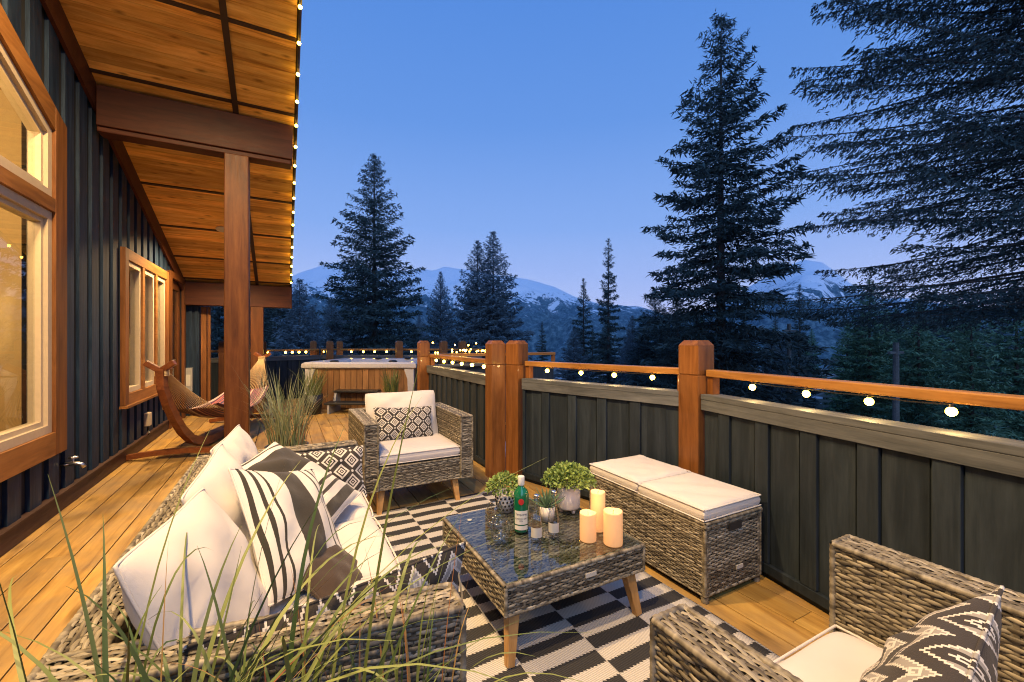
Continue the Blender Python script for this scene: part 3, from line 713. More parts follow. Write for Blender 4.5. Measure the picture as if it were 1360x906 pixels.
a = MB(); a.box(.01, YA-.010, .125, .065, YA-.004, .145); a.build('badge', M['paper'], b)
# ------------------------------------------------------------------ coffee table and what stands on it
ct = thing('coffee_table', 'low square wicker coffee table with glass top and splayed oak legs', 'coffee table', (1.175, 1.918, 0))
h = .38
wpart('tabletop', ct, Q4(-h,-h,h,h), .228, .350)
a = MB(); a.box(-h+.006,-h+.006,.3555,h-.006,h-.006,.3605); a.build('glass_top', M['tableglass'], ct)
for sx in (-1,1):
    for sy in (-1,1): tapered_leg(ct, (sx*(h-.06), sy*(h-.06), .235), (sx*(h-.025), sy*(h-.015), 0.009), .055, .034)
a = MB(); a.box(.02,-h-.0095,.285,.08,-h-.004,.303); a.build('badge', M['paper'], ct)
a = MB(); a.lathe([(.0005,.3610),(.012,.3612),(.012,.3620),(.0005,.3622)], 16, (-.27,.27,0)); a.build('sticker', M['paper'], ct)
ZT = .3612
def tumbler(x, y, lab, s=1.0):
    t = thing('tumbler', lab, 'glass', (x, y, ZT), R_.random()*6, 'stemless glasses on the table')
    pr = [(.001,.0),(.026,.001),(.036,.010),(.044,.030),(.047,.052),(.045,.080),(.039,.108),(.034,.128),(.032,.128),(.037,.108),(.043,.080),(.045,.052),(.042,.030),(.034,.013),(.024,.006),(.001,.005)]
    a = MB(); a.lathe([(r*s, z*s) for r, z in pr], 32); a.build('bowl', M['clear'], t, smooth=True)
    for k, (px, py, pz) in enumerate(((.012,.006,.022),(-.014,.010,.024),(.002,-.016,.023),(.008,.002,.045),(-.012,-.004,.046))):
        a = MB(); a.ball((px,py,pz), .0145, 8, .8+.2*R_.random()); a.build('ice', M['ice'], t, smooth=True)
tumbler(.985, 2.035, 'stemless glass with ice, the rear one of two near the table corner')
tumbler(.938, 1.872, 'stemless glass with ice, the front one of two near the table corner', .98)
def text_mesh(name, body, size, mat, parent, wrap_r=None, z=0, phi=0):
    cu = bpy.data.curves.new('txt', 'FONT'); cu.body = body; cu.size = size; cu.align_x = 'CENTER'; cu.align_y = 'CENTER'; cu.extrude = .0002
    to = bpy.data.objects.new('txt', cu); COL.objects.link(to)
    dg = bpy.context.evaluated_depsgraph_get(); me = bpy.data.meshes.new_from_object(to.evaluated_get(dg))
    bpy.data.objects.remove(to)
    for v in me.vertices:
        x, y, zz = v.co; an = x/wrap_r+phi; r = wrap_r+zz+.0006
        v.co = (r*math.cos(an), r*math.sin(an), z+y)
    me.materials.clear(); me.materials.append(mat); o = bpy.data.objects.new(name, me); COL.objects.link(o); o.parent = parent; return o
def arc_patch(mb, r, a0, a1, z0, z1, n=16):
    mb.grid(lambda i, j: (r*math.cos(a0+(a1-a0)*i), r*math.sin(a0+(a1-a0)*i), z0+(z1-z0)*j), n, 3)
bt = thing('gin_bottle', 'green glass gin bottle with cream label and red seal', 'bottle', (1.09, 1.935, ZT))
FA = math.atan2(-1.935, -1.09)
a = MB(); a.lathe([(.001,0),(.036,.002),(.038,.01),(.039,.10),(.040,.175),(.039,.195),(.032,.214),(.018,.228),(.0145,.238),(.0145,.245),(.001,.246)], 32); a.build('glass_body', M['green'], bt, smooth=True)
a = MB(); a.lathe([(.001,.2385),(.0160,.2385),(.0175,.243),(.0175,.282),(.016,.286),(.001,.287)], 24); a.build('cap', M['label'], bt, smooth=True)
a = MB(); arc_patch(a, .0402, FA-.95, FA+.95, .048, .118); arc_patch(a, .0402, FA-.95, FA+.95, .020, .042); a.build('label', M['label'], bt, smooth=True)
a = MB(); a.grid(lambda i, j: (.0412*math.cos(FA+.36*(i-.5)*2*math.sqrt(max(0,1-(2*j-1)**2))), .0412*math.sin(FA+.36*(i-.5)*2*math.sqrt(max(0,1-(2*j-1)**2))), .165+.034*(j-.5)), 9, 9); a.build('seal', M['redseal'], bt, smooth=True)
text_mesh('lettering', 'Tanqueray', .0155, M['ink'], bt, .0402, .100, FA)
text_mesh('lettering', 'LONDON DRY\nGIN', .0105, M['ink'], bt, .0402, .072, FA)
for i_, (x, y, lab) in enumerate(((1.098,1.795,'small clear mixer bottle with pale label, left one in front of the gin bottle'),(1.203,1.800,'small clear mixer bottle with pale label, right one beside the aloe pot'))):
    t = thing('mixer_bottle', lab, 'bottle', (x, y, ZT), 0, 'clear mixer bottles')
    a = MB(); a.lathe([(.001,0),(.027,.002),(.029,.01),(.029,.095),(.026,.120),(.017,.150),(.0125,.175),(.0115,.205),(.0135,.207),(.0135,.222),(.0115,.222),(.010,.175),(.014,.150),(.0235,.118),(.0265,.095),(.0265,.012),(.001,.008)], 28); a.build('glass_body', M['clear'], t, smooth=True)
    fa = math.atan2(-y, -x)
    a = MB(); arc_patch(a, .0296, fa-1.1, fa+1.1, .030, .078, 14); a.build('label', M['paper'], t, smooth=True)
    a = MB(); a.lathe([(.001,.222),(.0145,.222),(.0150,.229),(.012,.233),(.001,.234)], 18); a.build('cap', M['steel'], t, smooth=True)
def pillar(x, y, r, hh, lab):
    t = thing('pillar_candle', lab, 'candle', (x, y, ZT), R_.random()*6, 'lit pillar candles on the table')
    n = 30; a = MB(); prof = [(.001,0),(r*.97,.0),(r,.004),(r,hh*.5),(r*1.0,hh-.006),(r*.985,hh),(r*.86,hh-.001),(r*.78,hh-.012),(.001,hh-.016)]
    vs = []; fs = []
    for i, (rr, z) in enumerate(prof):
        for k in range(n):
            th = 2*PI*k/n; dz = (.0018*math.sin(2*th+x*9)+.0008*math.sin(5*th)) if i in (4,5,6) else 0
            vs.append((rr*math.cos(th), rr*math.sin(th), z+dz))
    for i in range(len(prof)-1):
        for k in range(n): fs.append((i*n+k, i*n+(k+1)%n, (i+1)*n+(k+1)%n, (i+1)*n+k))
    fs.append(tuple(range(n))[::-1]); a.add(vs, fs); a.build('wax', M['wax'], t, smooth=True)
    a = MB(); a.tube([(0,0,hh-.018),(.001,.0,hh-.004),(.003,.001,hh+.004)], .0012, 6); a.build('wick', M['black'], t)
    light('POINT', (x, y, ZT+hh+.03), .45, (1,.52,.18), .015)
pillar(1.335, 1.692, .041, .136, 'shortest lit pillar candle, the left one of three')
pillar(1.452, 1.758, .038, .200, 'tallest lit pillar candle, behind the two others')
pillar(1.418, 1.603, .046, .160, 'middle height lit pillar candle, the front right one of three')
def leafy(parent, name, c, R, n, mat, ls=.012, flat=.75, seed=1, lw=.6):
    rg = np.random.RandomState(seed)
    d = rg.randn(n,3); d /= np.linalg.norm(d,axis=1)[:,None]; d[:,2] = np.abs(d[:,2])*1.15-.38
    rad = R*(.55+.5*rg.rand(n)**.5)*(1+.10*np.sin(d[:,0]*7+d[:,1]*5))
    P = np.array(c)+d*rad[:,None]*np.array([1,1,flat])
    ax = d+rg.randn(n,3)*.7; ax /= np.linalg.norm(ax,axis=1)[:,None]
    sd = np.cross(ax, rg.randn(n,3)); sd /= np.linalg.norm(sd,axis=1)[:,None]; nn = np.cross(ax, sd)
    L = ls*(.7+.7*rg.rand(n))[:,None]
    V = np.stack([P, P+ax*L*.5+sd*L*lw*.5+nn*L*.12, P+ax*L, P+ax*L*.5-sd*L*lw*.5+nn*L*.12], 1).reshape(-1,3)
    Fc = np.arange(n*4).reshape(-1,4)
    return np_mesh(name, V, Fc, mat, parent, np.repeat(rg.rand(n),4))
t = thing('potted_herb', 'round bushy green herb in a white footed ceramic pot', 'potted plant', (1.46, 2.03, ZT))
a = MB(); a.lathe([(.001,.022),(.058,.022),(.066,.034),(.068,.15),(.063,.15),(.061,.135),(.001,.134)], 36)
for k in range(3): th = k*2.09+.6; a.lathe([(.001,0),(.010,0),(.014,.026),(.001,.027)], 12, (.042*math.cos(th), .042*math.sin(th), 0))
a.build('pot', M['ceramic'], t, smooth=True)
leafy(t, 'foliage', (0,0,.20), .135, 2600, M['box_leaf'], .019, .62, 3)
a = MB()
for k in range(26): th = R_.random()*6.28; r = R_.uniform(.02,.11); a.tube([(.2*r*math.cos(th),.2*r*math.sin(th),.13),(.6*r*math.cos(th),.6*r*math.sin(th),.18),(r*math.cos(th),r*math.sin(th),.22)], .0014, 4)
a.build('stem', M['bark'], t)
t = thing('potted_herb', 'loose light green herb in a lattice pot behind the gin bottle', 'potted plant', (1.14, 2.215, ZT))
a = MB(); a.lathe([(.001,0),(.044,.0),(.056,.10),(.053,.10),(.050,.085),(.001,.084)], 30); a.build('pot', M['ceramic'], t, smooth=True)
for rr in range(4):
    for k in range(14):
        th = k/14*6.283+rr*.22; z = .018+rr*.022; r = .0455+z*.115
        a = MB() if (rr, k) == (0,0) else a
        a.ball((r*math.cos(th), r*math.sin(th), z), .0065, 6)
a.build('lattice', M['dark'], t)
leafy(t, 'foliage', (0,0,.145), .10, 900, M['box_leaf'], .020, .8, 5)
t = thing('potted_aloe', 'small spiky succulent in a little white pot between the mixer bottles and the big pot', 'potted plant', (1.285, 1.985, ZT))
a = MB(); a.lathe([(.001,0),(.036,.0),(.043,.080),(.040,.080),(.038,.070),(.001,.069)], 28); a.build('pot', M['ceramic'], t, smooth=True)
a = MB()
for k in range(34):
    th = k*2.4; e = .25+1.15*(k/34); L = .085+.04*R_.random(); d = Vector((math.cos(th)*math.cos(e), math.sin(th)*math.cos(e), math.sin(e)))
    a.tube([Vector((0,0,.068)), Vector((0,0,.068))+d*L*.5, Vector((0,0,.068))+d*L+Vector((0,0,.012))], [.0055,.005,.0006], 5)
a.build('foliage', M['aloe'], t)
# ------------------------------------------------------------------ fences with rails and posts
def fence(label, p0, p1, posts=(), group='charcoal fence sections round the deck', bat0=.0, pitch=.27, cap_ext=(0,0)):
    L = math.hypot(p1[0]-p0[0], p1[1]-p0[1]); rz = math.atan2(p1[1]-p0[1], p1[0]-p0[0])
    t = thing('fence', label, 'fence', (p0[0], p0[1], 0), rz, group)       # local +y is the inner side
    a = MB()
    a.box(0, -.05, -.30, L, -.022, .93, .5)
    x = bat0
    k = 0
    while x < L:
        x2 = min(x+pitch, L); a.box(x+.004, -.021, .02, x2-.105, -.0205+.004, .929); x = x2
    a.build('panel', M['fence'], t)
    a = MB(); x = bat0+pitch-.10
    while x < L-.02:
        a.box(x, -.022, .09, min(x+.088, L), .0, .928); x += pitch
    a.box(0, -.022, .035, L, .004, .088, .3); a.build('batten', M['fence'], t, bevel=.003)
    a = MB(); a.box(0, -.125, .955, L, .012, .99, .4); a.build('cap', M['cap'], t, bevel=.003)
    a = MB(); a.box(0, -.02, .885, L, .010, .954, .6); a.build('cap_fascia', M['cap'], t, bevel=.002)
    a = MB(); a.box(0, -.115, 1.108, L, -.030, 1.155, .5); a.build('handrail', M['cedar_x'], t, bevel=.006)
    for px in posts:
        for q in (-1, 1):
            pass
    for end, s_ in ((0,1),(L,-1)):
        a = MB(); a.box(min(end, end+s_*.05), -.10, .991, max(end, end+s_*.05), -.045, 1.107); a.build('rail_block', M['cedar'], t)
    return t, L, rz
def post(parent, x, y, s=.165, rz=0., mat='cedar', hgt=1.355):
    a = MB(); h = s/2; g = .004
    a.box(-h, -h, -.3, h, h, 1.112, .35); a.box(-h+g, -h+g, 1.1121, h-g, h-g, 1.1199, .9)
    a.box(-h, -h, 1.12, h, h, hgt-.035, .45)
    c = .025
    a.add([(-h,-h,hgt-.035),(h,-h,hgt-.035),(h,h,hgt-.035),(-h,h,hgt-.035),(-h+c,-h+c,hgt),(h-c,-h+c,hgt),(h-c,h-c,hgt),(-h+c,h-c,hgt)], [(4,5,6,7),(0,1,5,4),(1,2,6,5),(2,3,7,6),(3,0,4,7)], .5)
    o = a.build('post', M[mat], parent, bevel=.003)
    # the parent is rotated: place from a world position
    pl = Vector(parent.location); r = -parent.rotation_euler[2]; dx, dy = x-pl[0], y-pl[1]
    o.location = (dx*math.cos(r)-dy*math.sin(r), dx*math.sin(r)+dy*math.cos(r), 0); o.rotation_euler = (0,0,rz+r); return o
def lights_string(label, ft, xs, z=1.075, y=-.03, r=.0185, rail=1.106, cat='string lights', glow=1.5):
    t = thing('string_lights', label, cat, tuple(ft.location), ft.rotation_euler[2], 'warm globe string lights on the railings')
    a = MB(); P = []
    for i, x in enumerate(xs):
        P.append((x, y, rail-.004))
        if i < len(xs)-1: P.append(((x+xs[i+1])/2, y+.002, rail-.010))
    if len(P) > 1: a.tube(P, .0028, 5)
    for x in xs: a.tube([(x,y,rail-.002),(x,y,z+r*.8)], .006, 6)
    a.build('cable', M['black'], t)
    for x in xs:
        a = MB(); a.ball((x,y,z), r, 12); a.build('bulb', M['bulb'], t, smooth=True)
        if glow:
            q = Matrix.Rotation(ft.rotation_euler[2], 3, 'Z') @ Vector((x, y, 0)); light('POINT', (ft.location[0]+q.x, ft.location[1]+q.y, z-r-.008), glow, (1,.66,.28), .012)
    return t
def xs_from_px(p0, p1, us):
    out = []
    for u in us:
        a = (u-680)/F; d = (FW[0]+RT[0]*a, FW[1]+RT[1]*a)
        ex, ey = p1[0]-p0[0], p1[1]-p0[1]; L = math.hypot(ex, ey); ex /= L; ey /= L
        den = d[0]*ey-d[1]*ex; t = (p0[0]*ey-p0[1]*ex)/den; out.append((d[0]*t-p0[0])*ex+(d[1]*t-p0[1])*ey)
    return out
# near right section: from the corner post towards (and past) the camera's right
A0, A1 = (2.50, 1.94), (1.84, -1.59)
B0, B1 = (2.03, 3.58), (2.49, 2.10)
def inner(p0, p1): return (p1, p0)
fa, La, ra = fence('charcoal board fence section with cedar handrail at the right edge, nearest the camera', A1, A0, bat0=(math.hypot(A0[0]-A1[0],A0[1]-A1[1])-.41)%.278, pitch=.278)
post(fa, 2.555, 2.03, .165, 0)
fb, Lb, rb = fence('charcoal board fence section behind the storage bench, between the corner post and the twin posts', B1, B0, bat0=.12, pitch=.30)
post(fb, 2.035, 3.70, .16, math.radians(22))
fc, Lc, rc = fence('charcoal board fence section running away behind the far armchair', (1.87,3.84), (1.87,6.15), pitch=.20)
post(fc, 1.86, 3.83, .15, 0); post(fc, 1.845, 6.26, .15, 0)
lights_string('four large lit globes under the near right handrail', fa, sorted(xs_from_px(A1, A0, (994,1065,1148,1257))), r=.018)
lights_string('four lit globes under the handrail behind the storage bench', fb, sorted(xs_from_px(B1, B0, (724,769,813,864))))
lights_string('row of closely seen lit globes under the handrail beyond the far armchair', fc, [.35,.68,1.0,1.32,1.65,1.98], r=.02)
fd, Ld, rd = fence('fence section turning right behind the hot tub corner post', (1.93,6.34), (4.2,6.34))
p_, q_ = at(425, 10.9), at(640, 10.9)
fe, Le, re_ = fence('far charcoal fence section with cedar rail behind the hot tub', q_, p_)
lights_string('small lit globes along the far rail behind the hot tub', fe, xs_from_px(q_, p_, (466,482,497,513,546,559)), r=.026, glow=0)
for u in (438, 530, 589, 614): post(fe, *at(u, 10.85), .16, 0)
l0, l1 = (.35, 11.15), (-1.55, 10.85)
ff, Lf, rf = fence('far left charcoal fence section under the roof end, beyond the hammock', p_, l1)
for u in (451, 416): post(ff, *at(u, 11.0), .15, 0)
post(ff, -1.50, 10.80, .15, 0, 'postw'); post(ff, -1.13, 10.82, .15, 0, 'postw')
post(ff, -.42, 11.0, .15, 0, 'postw')
lights_string('small lit globes along the far left rail beyond the hammock', ff, xs_from_px(p_, l1, (430,407,398,389,380,357,277)), r=.026, glow=0)
# bundle of string lights lying on the corner rail
t = thing('string_lights', 'tangled bundle of lit string lights heaped on the rail beyond the corner post', 'string lights', (2.0, 6.34, 1.155), 0, 'warm globe string lights on the railings')
a = MB(); P = [(R_.uniform(.0,.95), R_.uniform(-.06,.06), .012+.05*R_.random()+(.11 if i < 4 else 0)) for i in range(26)]; P.sort(); a.tube(P, .003, 5); a.build('cable', M['black'], t)
for q in P[::1]:
    a = MB(); a.ball(q, .013, 6); a.build('bulb', M['bulb'], t, smooth=True)
# string along the roof edge
t = thing('string_lights', 'string of lit warm bulbs hanging along the sloping roof edge', 'string lights', (XE+.02, 7, roofz(7)-.05))
a = MB(); P = []; y = 3.34
while y < 10.1:
    P.append((0, y-7, (roofz(y)-.055)-(roofz(7)-.05))); y += .16
for i in range(1, len(P), 2): P[i] = (P[i][0], P[i][1], P[i][2]-.012)
a.tube(P, .004, 5); a.build('cable', M['black'], t)
for q in P[::2]:
    a = MB(); a.ball((q[0], q[1], q[2]-.012), .0165, 7); a.build('bulb', M['bulb'], t, smooth=True)
# ------------------------------------------------------------------ hammock on a wooden arc stand
HA, HD = Vector((-1.12, 5.6, 0)), Vector((.2272, .9738, 0)); HN = Vector((.9738, -.2272, 0)); HL = 3.42
hrz = math.atan2(HD.y, HD.x)
hm = thing('hammock_stand', 'curved dark wooden hammock stand on the walkway behind the first roof post', 'hammock stand', tuple(HA), 0)
def hp(s, z, o=0.): return HD*s+HN*o+Vector((0,0,z))
def arcpts(half):
    P = [(0.0,1.06),(.03,.86),(.12,.70),(.26,.52),(.44,.34),(.66,.19),(.92,.10),(1.25,.07),(1.71,.065)]
    return P if half == 0 else [(HL-s, z) for s, z in P][::-1]
for hf in (0, 1):
    a = MB(); P = arcpts(hf)
    vs = []; fs = []
    for i, (s, z) in enumerate(P):
        p0 = P[max(i-1,0)]; p1 = P[min(i+1,len(P)-1)]; d = Vector((p1[0]-p0[0], p1[1]-p0[1])).normalized(); nx = (-d.y, d.x)
        for o_, k in ((-.035,-.05),(.035,-.05),(.035,.05),(-.035,.05)): vs.append(hp(s+nx[0]*k, z+nx[1]*k, o_+(0 if hf == 0 else .001)))
    n_ = len(P)
    for i in range(n_-1):
        for k in range(4): fs.append((i*4+k, i*4+(k+1)%4, (i+1)*4+(k+1)%4, (i+1)*4+k))
    fs += [(0,1,2,3)[::-1], tuple(range(n_*4-4, n_*4))]; a.add(vs, fs)
    a.build('arc_beam', M['iroko'], hm, bevel=.006)
for s_ in (.55, HL-.55):
    a = MB(); nP = 9
    for i in range(nP-1):
        x0, x1 = -.62+1.24*i/(nP-1), -.62+1.24*(i+1)/(nP-1); z0, z1 = .035+.05*(1-(x0/.62)**2), .035+.05*(1-(x1/.62)**2)
        a.beam(hp(s_, z0, x0), hp(s_, z1, x1+.002), .07, .055)
    a.build('foot_bar', M['iroko'], hm)
for s_, sg in ((0.0,1),(HL,-1)):
    a = MB(); a.beam(hp(s_,1.04,0), hp(s_-sg*.02,1.13,-.13), .05, .06); a.beam(hp(s_,1.04,0), hp(s_-sg*.02,1.13,.13), .05, .06); a.build('yoke', M['iroko'], hm, bevel=.008)
    a = MB()
    for k in range(6): a.tube([hp(s_-sg*.03,1.07-.015*k,.045), hp(s_+sg*.05,1.065-.015*k,.05), hp(s_+sg*.06,1.06-.015*k,-.05), hp(s_-sg*.03,1.07-.015*k,-.045)], .008, 5)
    a.build('rope', M['rope'], hm, smooth=True)
hk = thing('hammock', 'striped brown and cream cloth hammock slung from the wooden arc stand', 'hammock', tuple(HA))
a = MB()
for k in range(22):
    o0 = (k/21-.5); P = []
    for i in range(8):
        q = i/7; s_ = .04+q*.62; z = 1.04-1.02*q*.62+.14*q*q; P.append(hp(s_, z+.05*o0*0, o0*(.06+.50*q)))
    a.tube(P, .0045, 4, caps=False)
a.build('rope', M['rope'], hk)
a = MB()
for k in range(22):
    o0 = (k/21-.5)
    P = [ (lambda q: hp(HL-.04-q*.62, 1.04-1.02*q*.62+.14*q*q, o0*(.06+.50*q)))(i/7) for i in range(8)]
    a.tube(P, .003, 4, caps=False)
a.build('rope', M['rope'], hk)
a = MB(); ns_ = 46
for k in range(ns_):
    def hpnt(i, j, k=k):
        s = .66+(HL-1.32)*i; c = (k+j)/ns_-.5; c1 = c*2
        qq = (2*i-1)**2; z = .30+.25*qq+.20*qq*qq*0 + .12*c1*c1*(1-.5*qq) + .015*math.sin(c*40+i*5)*(1-qq)
        wd = .56*(1+.25*(1-qq)); return hp(s, z, c*wd)
    a.grid(hpnt, 26, 2, R_.random() if False else ((k*0.0473+.013*(k % 3)*5) % 1.0))
o = a.build('cloth', M['hammock'], hk, smooth=True)
# ------------------------------------------------------------------ hot tub and step
tx, ty = at(477, 8.35)
tub = thing('hot_tub', 'hot tub with pale rim and brown slatted skirt at the far deck end', 'hot tub', (tx, ty, 0), -YAW)
tw, td = 1.09, 2.05
a = MB(); a.box(-tw+.05, .05, 0, tw-.05, td, .80, .2); a.build('cabinet', M['tubwood'], tub)
a = MB()
for k in range(17):
    x = -tw+.12+k*(2*tw-.24)/17; a.box(x+.003, .028, .03, x+(2*tw-.24)/17-.003, .05, .80)
a.build('skirt_panel', M['tubwood'], tub, bevel=.003)
for sx in (-1, 1):
    a = MB(); a.prism([(sx*(tw-.02),0),(sx*(tw-.13),0),(sx*(tw-.15),.6),(sx*(tw-.22),.801),(sx*(tw-.02),.801)][::sx], 'y', .005, .06); a.build('corner_panel', M['tubshell'], tub, bevel=.01)
a = MB()
def ring(i0, z0, i1, z1):
    q0 = [(-tw+i0, i0),(tw-i0, i0),(tw-i0, td-i0),(-tw+i0, td-i0)]; q1 = [(-tw+i1, i1),(tw-i1, i1),(tw-i1, td-i1),(-tw+i1, td-i1)]
    for k in range(4):
        j = (k+1) % 4; a.add([(*q0[k],z0),(*q0[j],z0),(*q1[j],z1),(*q1[k],z1)], [(0,1,2,3)], .5)
ring(.02,.802,-.03,.83); ring(-.03,.83,-.03,.90); ring(-.03,.90,0.02,.935); ring(.02,.935,.22,.925); ring(.22,.925,.30,.80); ring(.30,.80,.42,.35)
a.build('shell', M['tubshell'], tub, bevel=.01)
water = N('tub_water'); water.set(col=(.03,.07,.10), rough=.05); water.bump(water.noise(water.co('Object'), 9, 2), .2, .02)
a = MB(); a.box(-tw+.3, .3, .70, tw-.3, td-.3, .845); a.build('water', water.m, tub)
for hx, hy in ((-.55,.16),(.62,.15),(-.2,td-.2),(.5,td-.2)):
    a = MB(); a.ball((hx,hy,.945), .09, 8, .35); a.build('headrest', M['black'], tub, smooth=True)
sx_, sy_ = at(470, 8.0)
st = thing('tub_step', 'low black two tread step in front of the hot tub', 'step', (sx_, sy_, 0), -YAW)
a = MB(); a.box(-.46,.16,.36,.40,.40,.40); a.build('tread', M['black'], st, bevel=.01); a = MB(); a.box(-.50,-.16,.17,.44,.14,.21); a.build('tread', M['black'], st, bevel=.01)
for s_ in (-.44, .36):
    a = MB(); a.prism([(-.15,0),(.38,0),(.38,.358),(.18,.358),(.12,.168),(-.15,.168)], 'x', s_, s_+.04); a.build('side_panel', M['grey'], st)
# ------------------------------------------------------------------ grasses in pots
def blades(parent, name, mat, n, c, rad, L, spread, seed, wd=.006, droop=.5, lean=(0,0), up=1.0, pw=1.6):
    rg = np.random.RandomState(seed); V = []; Fc = []; RR = []; b = 0; m = 12
    for k in range(n):
        th = rg.rand()*2*PI; r = rad*rg.rand()**.5; p = np.array([c[0]+r*math.cos(th), c[1]+r*math.sin(th), c[2]])
        th2 = th+rg.randn()*.7; l = L*(.55+.5*rg.rand()); out = spread*(.25+rg.rand()); dr = droop*rg.rand()**pw
        d = np.array([math.cos(th2), math.sin(th2), 0])*out+np.array([lean[0], lean[1], 0]); w0 = wd*(.7+.6*rg.rand())
        sd = np.array([-math.sin(th2), math.cos(th2), 0.])
        if rg.rand() < .5: sd = sd*.5+np.array([math.cos(th2), math.sin(th2), .3])*.6
        sd /= np.linalg.norm(sd); ph = rg.rand()*6; tw = rg.randn()*.03
        pts = []
        for i in range(m):
            t = i/(m-1); q = p+d*l*(t**1.5)*(1+dr*t)+np.array([0,0,l*(t*up-dr*.75*t**2.6)])+sd*tw*math.sin(t*3+ph)*l
            w = w0*(1-.95*t**2.2)*(.6+.4*min(1, t*5)); nn = np.array([d[0], d[1], .2])
            nn = nn/np.linalg.norm(nn)
            pts += [q-sd*w/2, q+nn*w*.18, q+sd*w/2]
        V += pts
        for i in range(m-1):
            for e in (0,1): Fc.append((b+i*3+e, b+i*3+e+1, b+i*3+e+4, b+i*3+e+3))
        b += m*3; RR += [rg.rand()]*m*3
    return np_mesh(name, np.array(V), np.array(Fc), M[mat], parent, np.array(RR), smooth=True)
def pot(parent, r, hh, mat='black'):
    a = MB(); a.lathe([(.001,0),(r*.75,0),(r,hh),(r*.92,hh),(r*.90,hh-.04),(.001,hh-.045)], 36); a.build('pot', M[mat], parent, smooth=True)
g = thing('potted_grass', 'tall pale ornamental grass in a dark pot beyond the far end of the sofa', 'potted plant', (.03, 5.15, 0))
pot(g, .21, .24); blades(g, 'grass', 'blade_pale', 210, (0,0,.19), .16, .95, .34, 3, .0095, .45); blades(g, 'dry_grass', 'blade_red', 40, (0,0,.19), .17, .8, .5, 4, .006, .7)
g = thing('potted_grass', 'small green grass in a black pot in front of the hot tub corner', 'potted plant', (*at(519, 7.9), 0))
pot(g, .16, .36); blades(g, 'grass', 'blade', 150, (0,0,.33), .12, .62, .30, 5, .008, .5)
g = thing('potted_grass', 'dark grass in a black pot at the left corner of the hot tub', 'potted plant', (*at(416, 7.9), 0))
pot(g, .17, .36); blades(g, 'grass', 'blade', 170, (0,0,.33), .13, .66, .34, 6, .008, .6)
g = thing('planter', 'green and rust coloured grass blades rising in front of the near sofa arm', 'potted plant', (.0, .80, 0))
a = MB(); a.box(-.36,-.13,0,.36,.13,.44); a.build('box', M['dark'], g, bevel=.01); a = MB(); a.box(-.34,-.11,.40,.34,.11,.445); a.build('soil', M['soil'], g)
PB = [(-.30,.0),(-.2,.03),(-.08,-.02),(.05,.03),(.20,.0),(.30,.02)]
blades(g, 'grass', 'blade', 78, (-.20,.0,.44), .15, .94, .40, 11, .0092, 1.15, pw=.75)
blades(g, 'grass', 'blade', 66, (-.02,.02,.44), .14, .88, .34, 12, .0092, 1.05, pw=.75)
blades(g, 'grass', 'blade', 26, (.20,.03,.44), .10, .62, .30, 13, .0075, .9, pw=.75)
blades(g, 'dry_grass', 'blade_red', 20, (.12,.02,.44), .19, .60, .30, 14, .0055, .7, pw=.75)
blades(g, 'grass', 'blade', 12, (-.32,-.02,.44), .07, .66, .5, 16, .0085, 1.0, pw=.75, lean=(-.2,.0))
blades(g, 'dry_grass', 'blade_red', 12, (-.24,.0,.44), .10, .66, .50, 15, .007, .9, pw=.75)
# ------------------------------------------------------------------ terrain, mountains
GZ = -4.5
def fbm(x, y, o=5, seed=0):
    rg = np.random.RandomState(seed); s = np.zeros_like(x); a = 1.; f = 1.
    for k in range(o):
        for q in range(3):
            th = rg.rand()*6.28; p = rg.rand()*6.28; s += a*np.sin((x*math.cos(th)+y*math.sin(th))*f+p+1.3*np.sin((x*math.sin(th)-y*math.cos(th))*f*.7+p))/3
        a *= .52; f *= 2.05
    return s
gm = N('ground_mix'); n_ = gm.noise(gm.co('Object'), .35, 5)
gm.set(col=gm.ramp(n_, [(.40,(.018,.026,.014)),(.52,(.035,.04,.028)),(.60,(.30,.34,.40)),(.66,(.42,.46,.52))]), rough=.9)
gx = np.linspace(-1, 1, 90); gx = np.sign(gx)*np.abs(gx)**2.2*2600; X_, Y_ = np.meshgrid(gx, gx)
R2 = np.hypot(X_, Y_); Z_ = GZ-np.clip((R2-60)*.05, 0, 60)+fbm(X_*.03, Y_*.03, 3, 2)*np.clip((R2-18)/60, 0, 1)*1.5
V = np.stack([X_, Y_, Z_], -1).reshape(-1,3); id_ = np.arange(90*90).reshape(90,90)
Fc = np.stack([id_[:-1,:-1], id_[:-1,1:], id_[1:,1:], id_[1:,:-1]], -1).reshape(-1,4)
tag(np_mesh('ground', V, Fc, gm.m, smooth=True), kind='structure')
RIDGE = [(-2600,330),(-900,385),(-300,380),(200,395),(330,392),(400,362),(425,353),(455,346),(470,351),(500,356),(540,360),(558,356),(575,358),(590,353),(605,357),(622,359),(650,363),(680,367),(705,372),(735,381),(765,394),(800,404),(850,407),(900,423),(940,412),(975,392),(1010,372),(1040,355),(1068,344),(1092,347),(1110,360),(1135,380),(1170,396),(1200,396),(1250,404),(1320,410),(1400,400),(1700,395),(2400,380),(3900,330)]
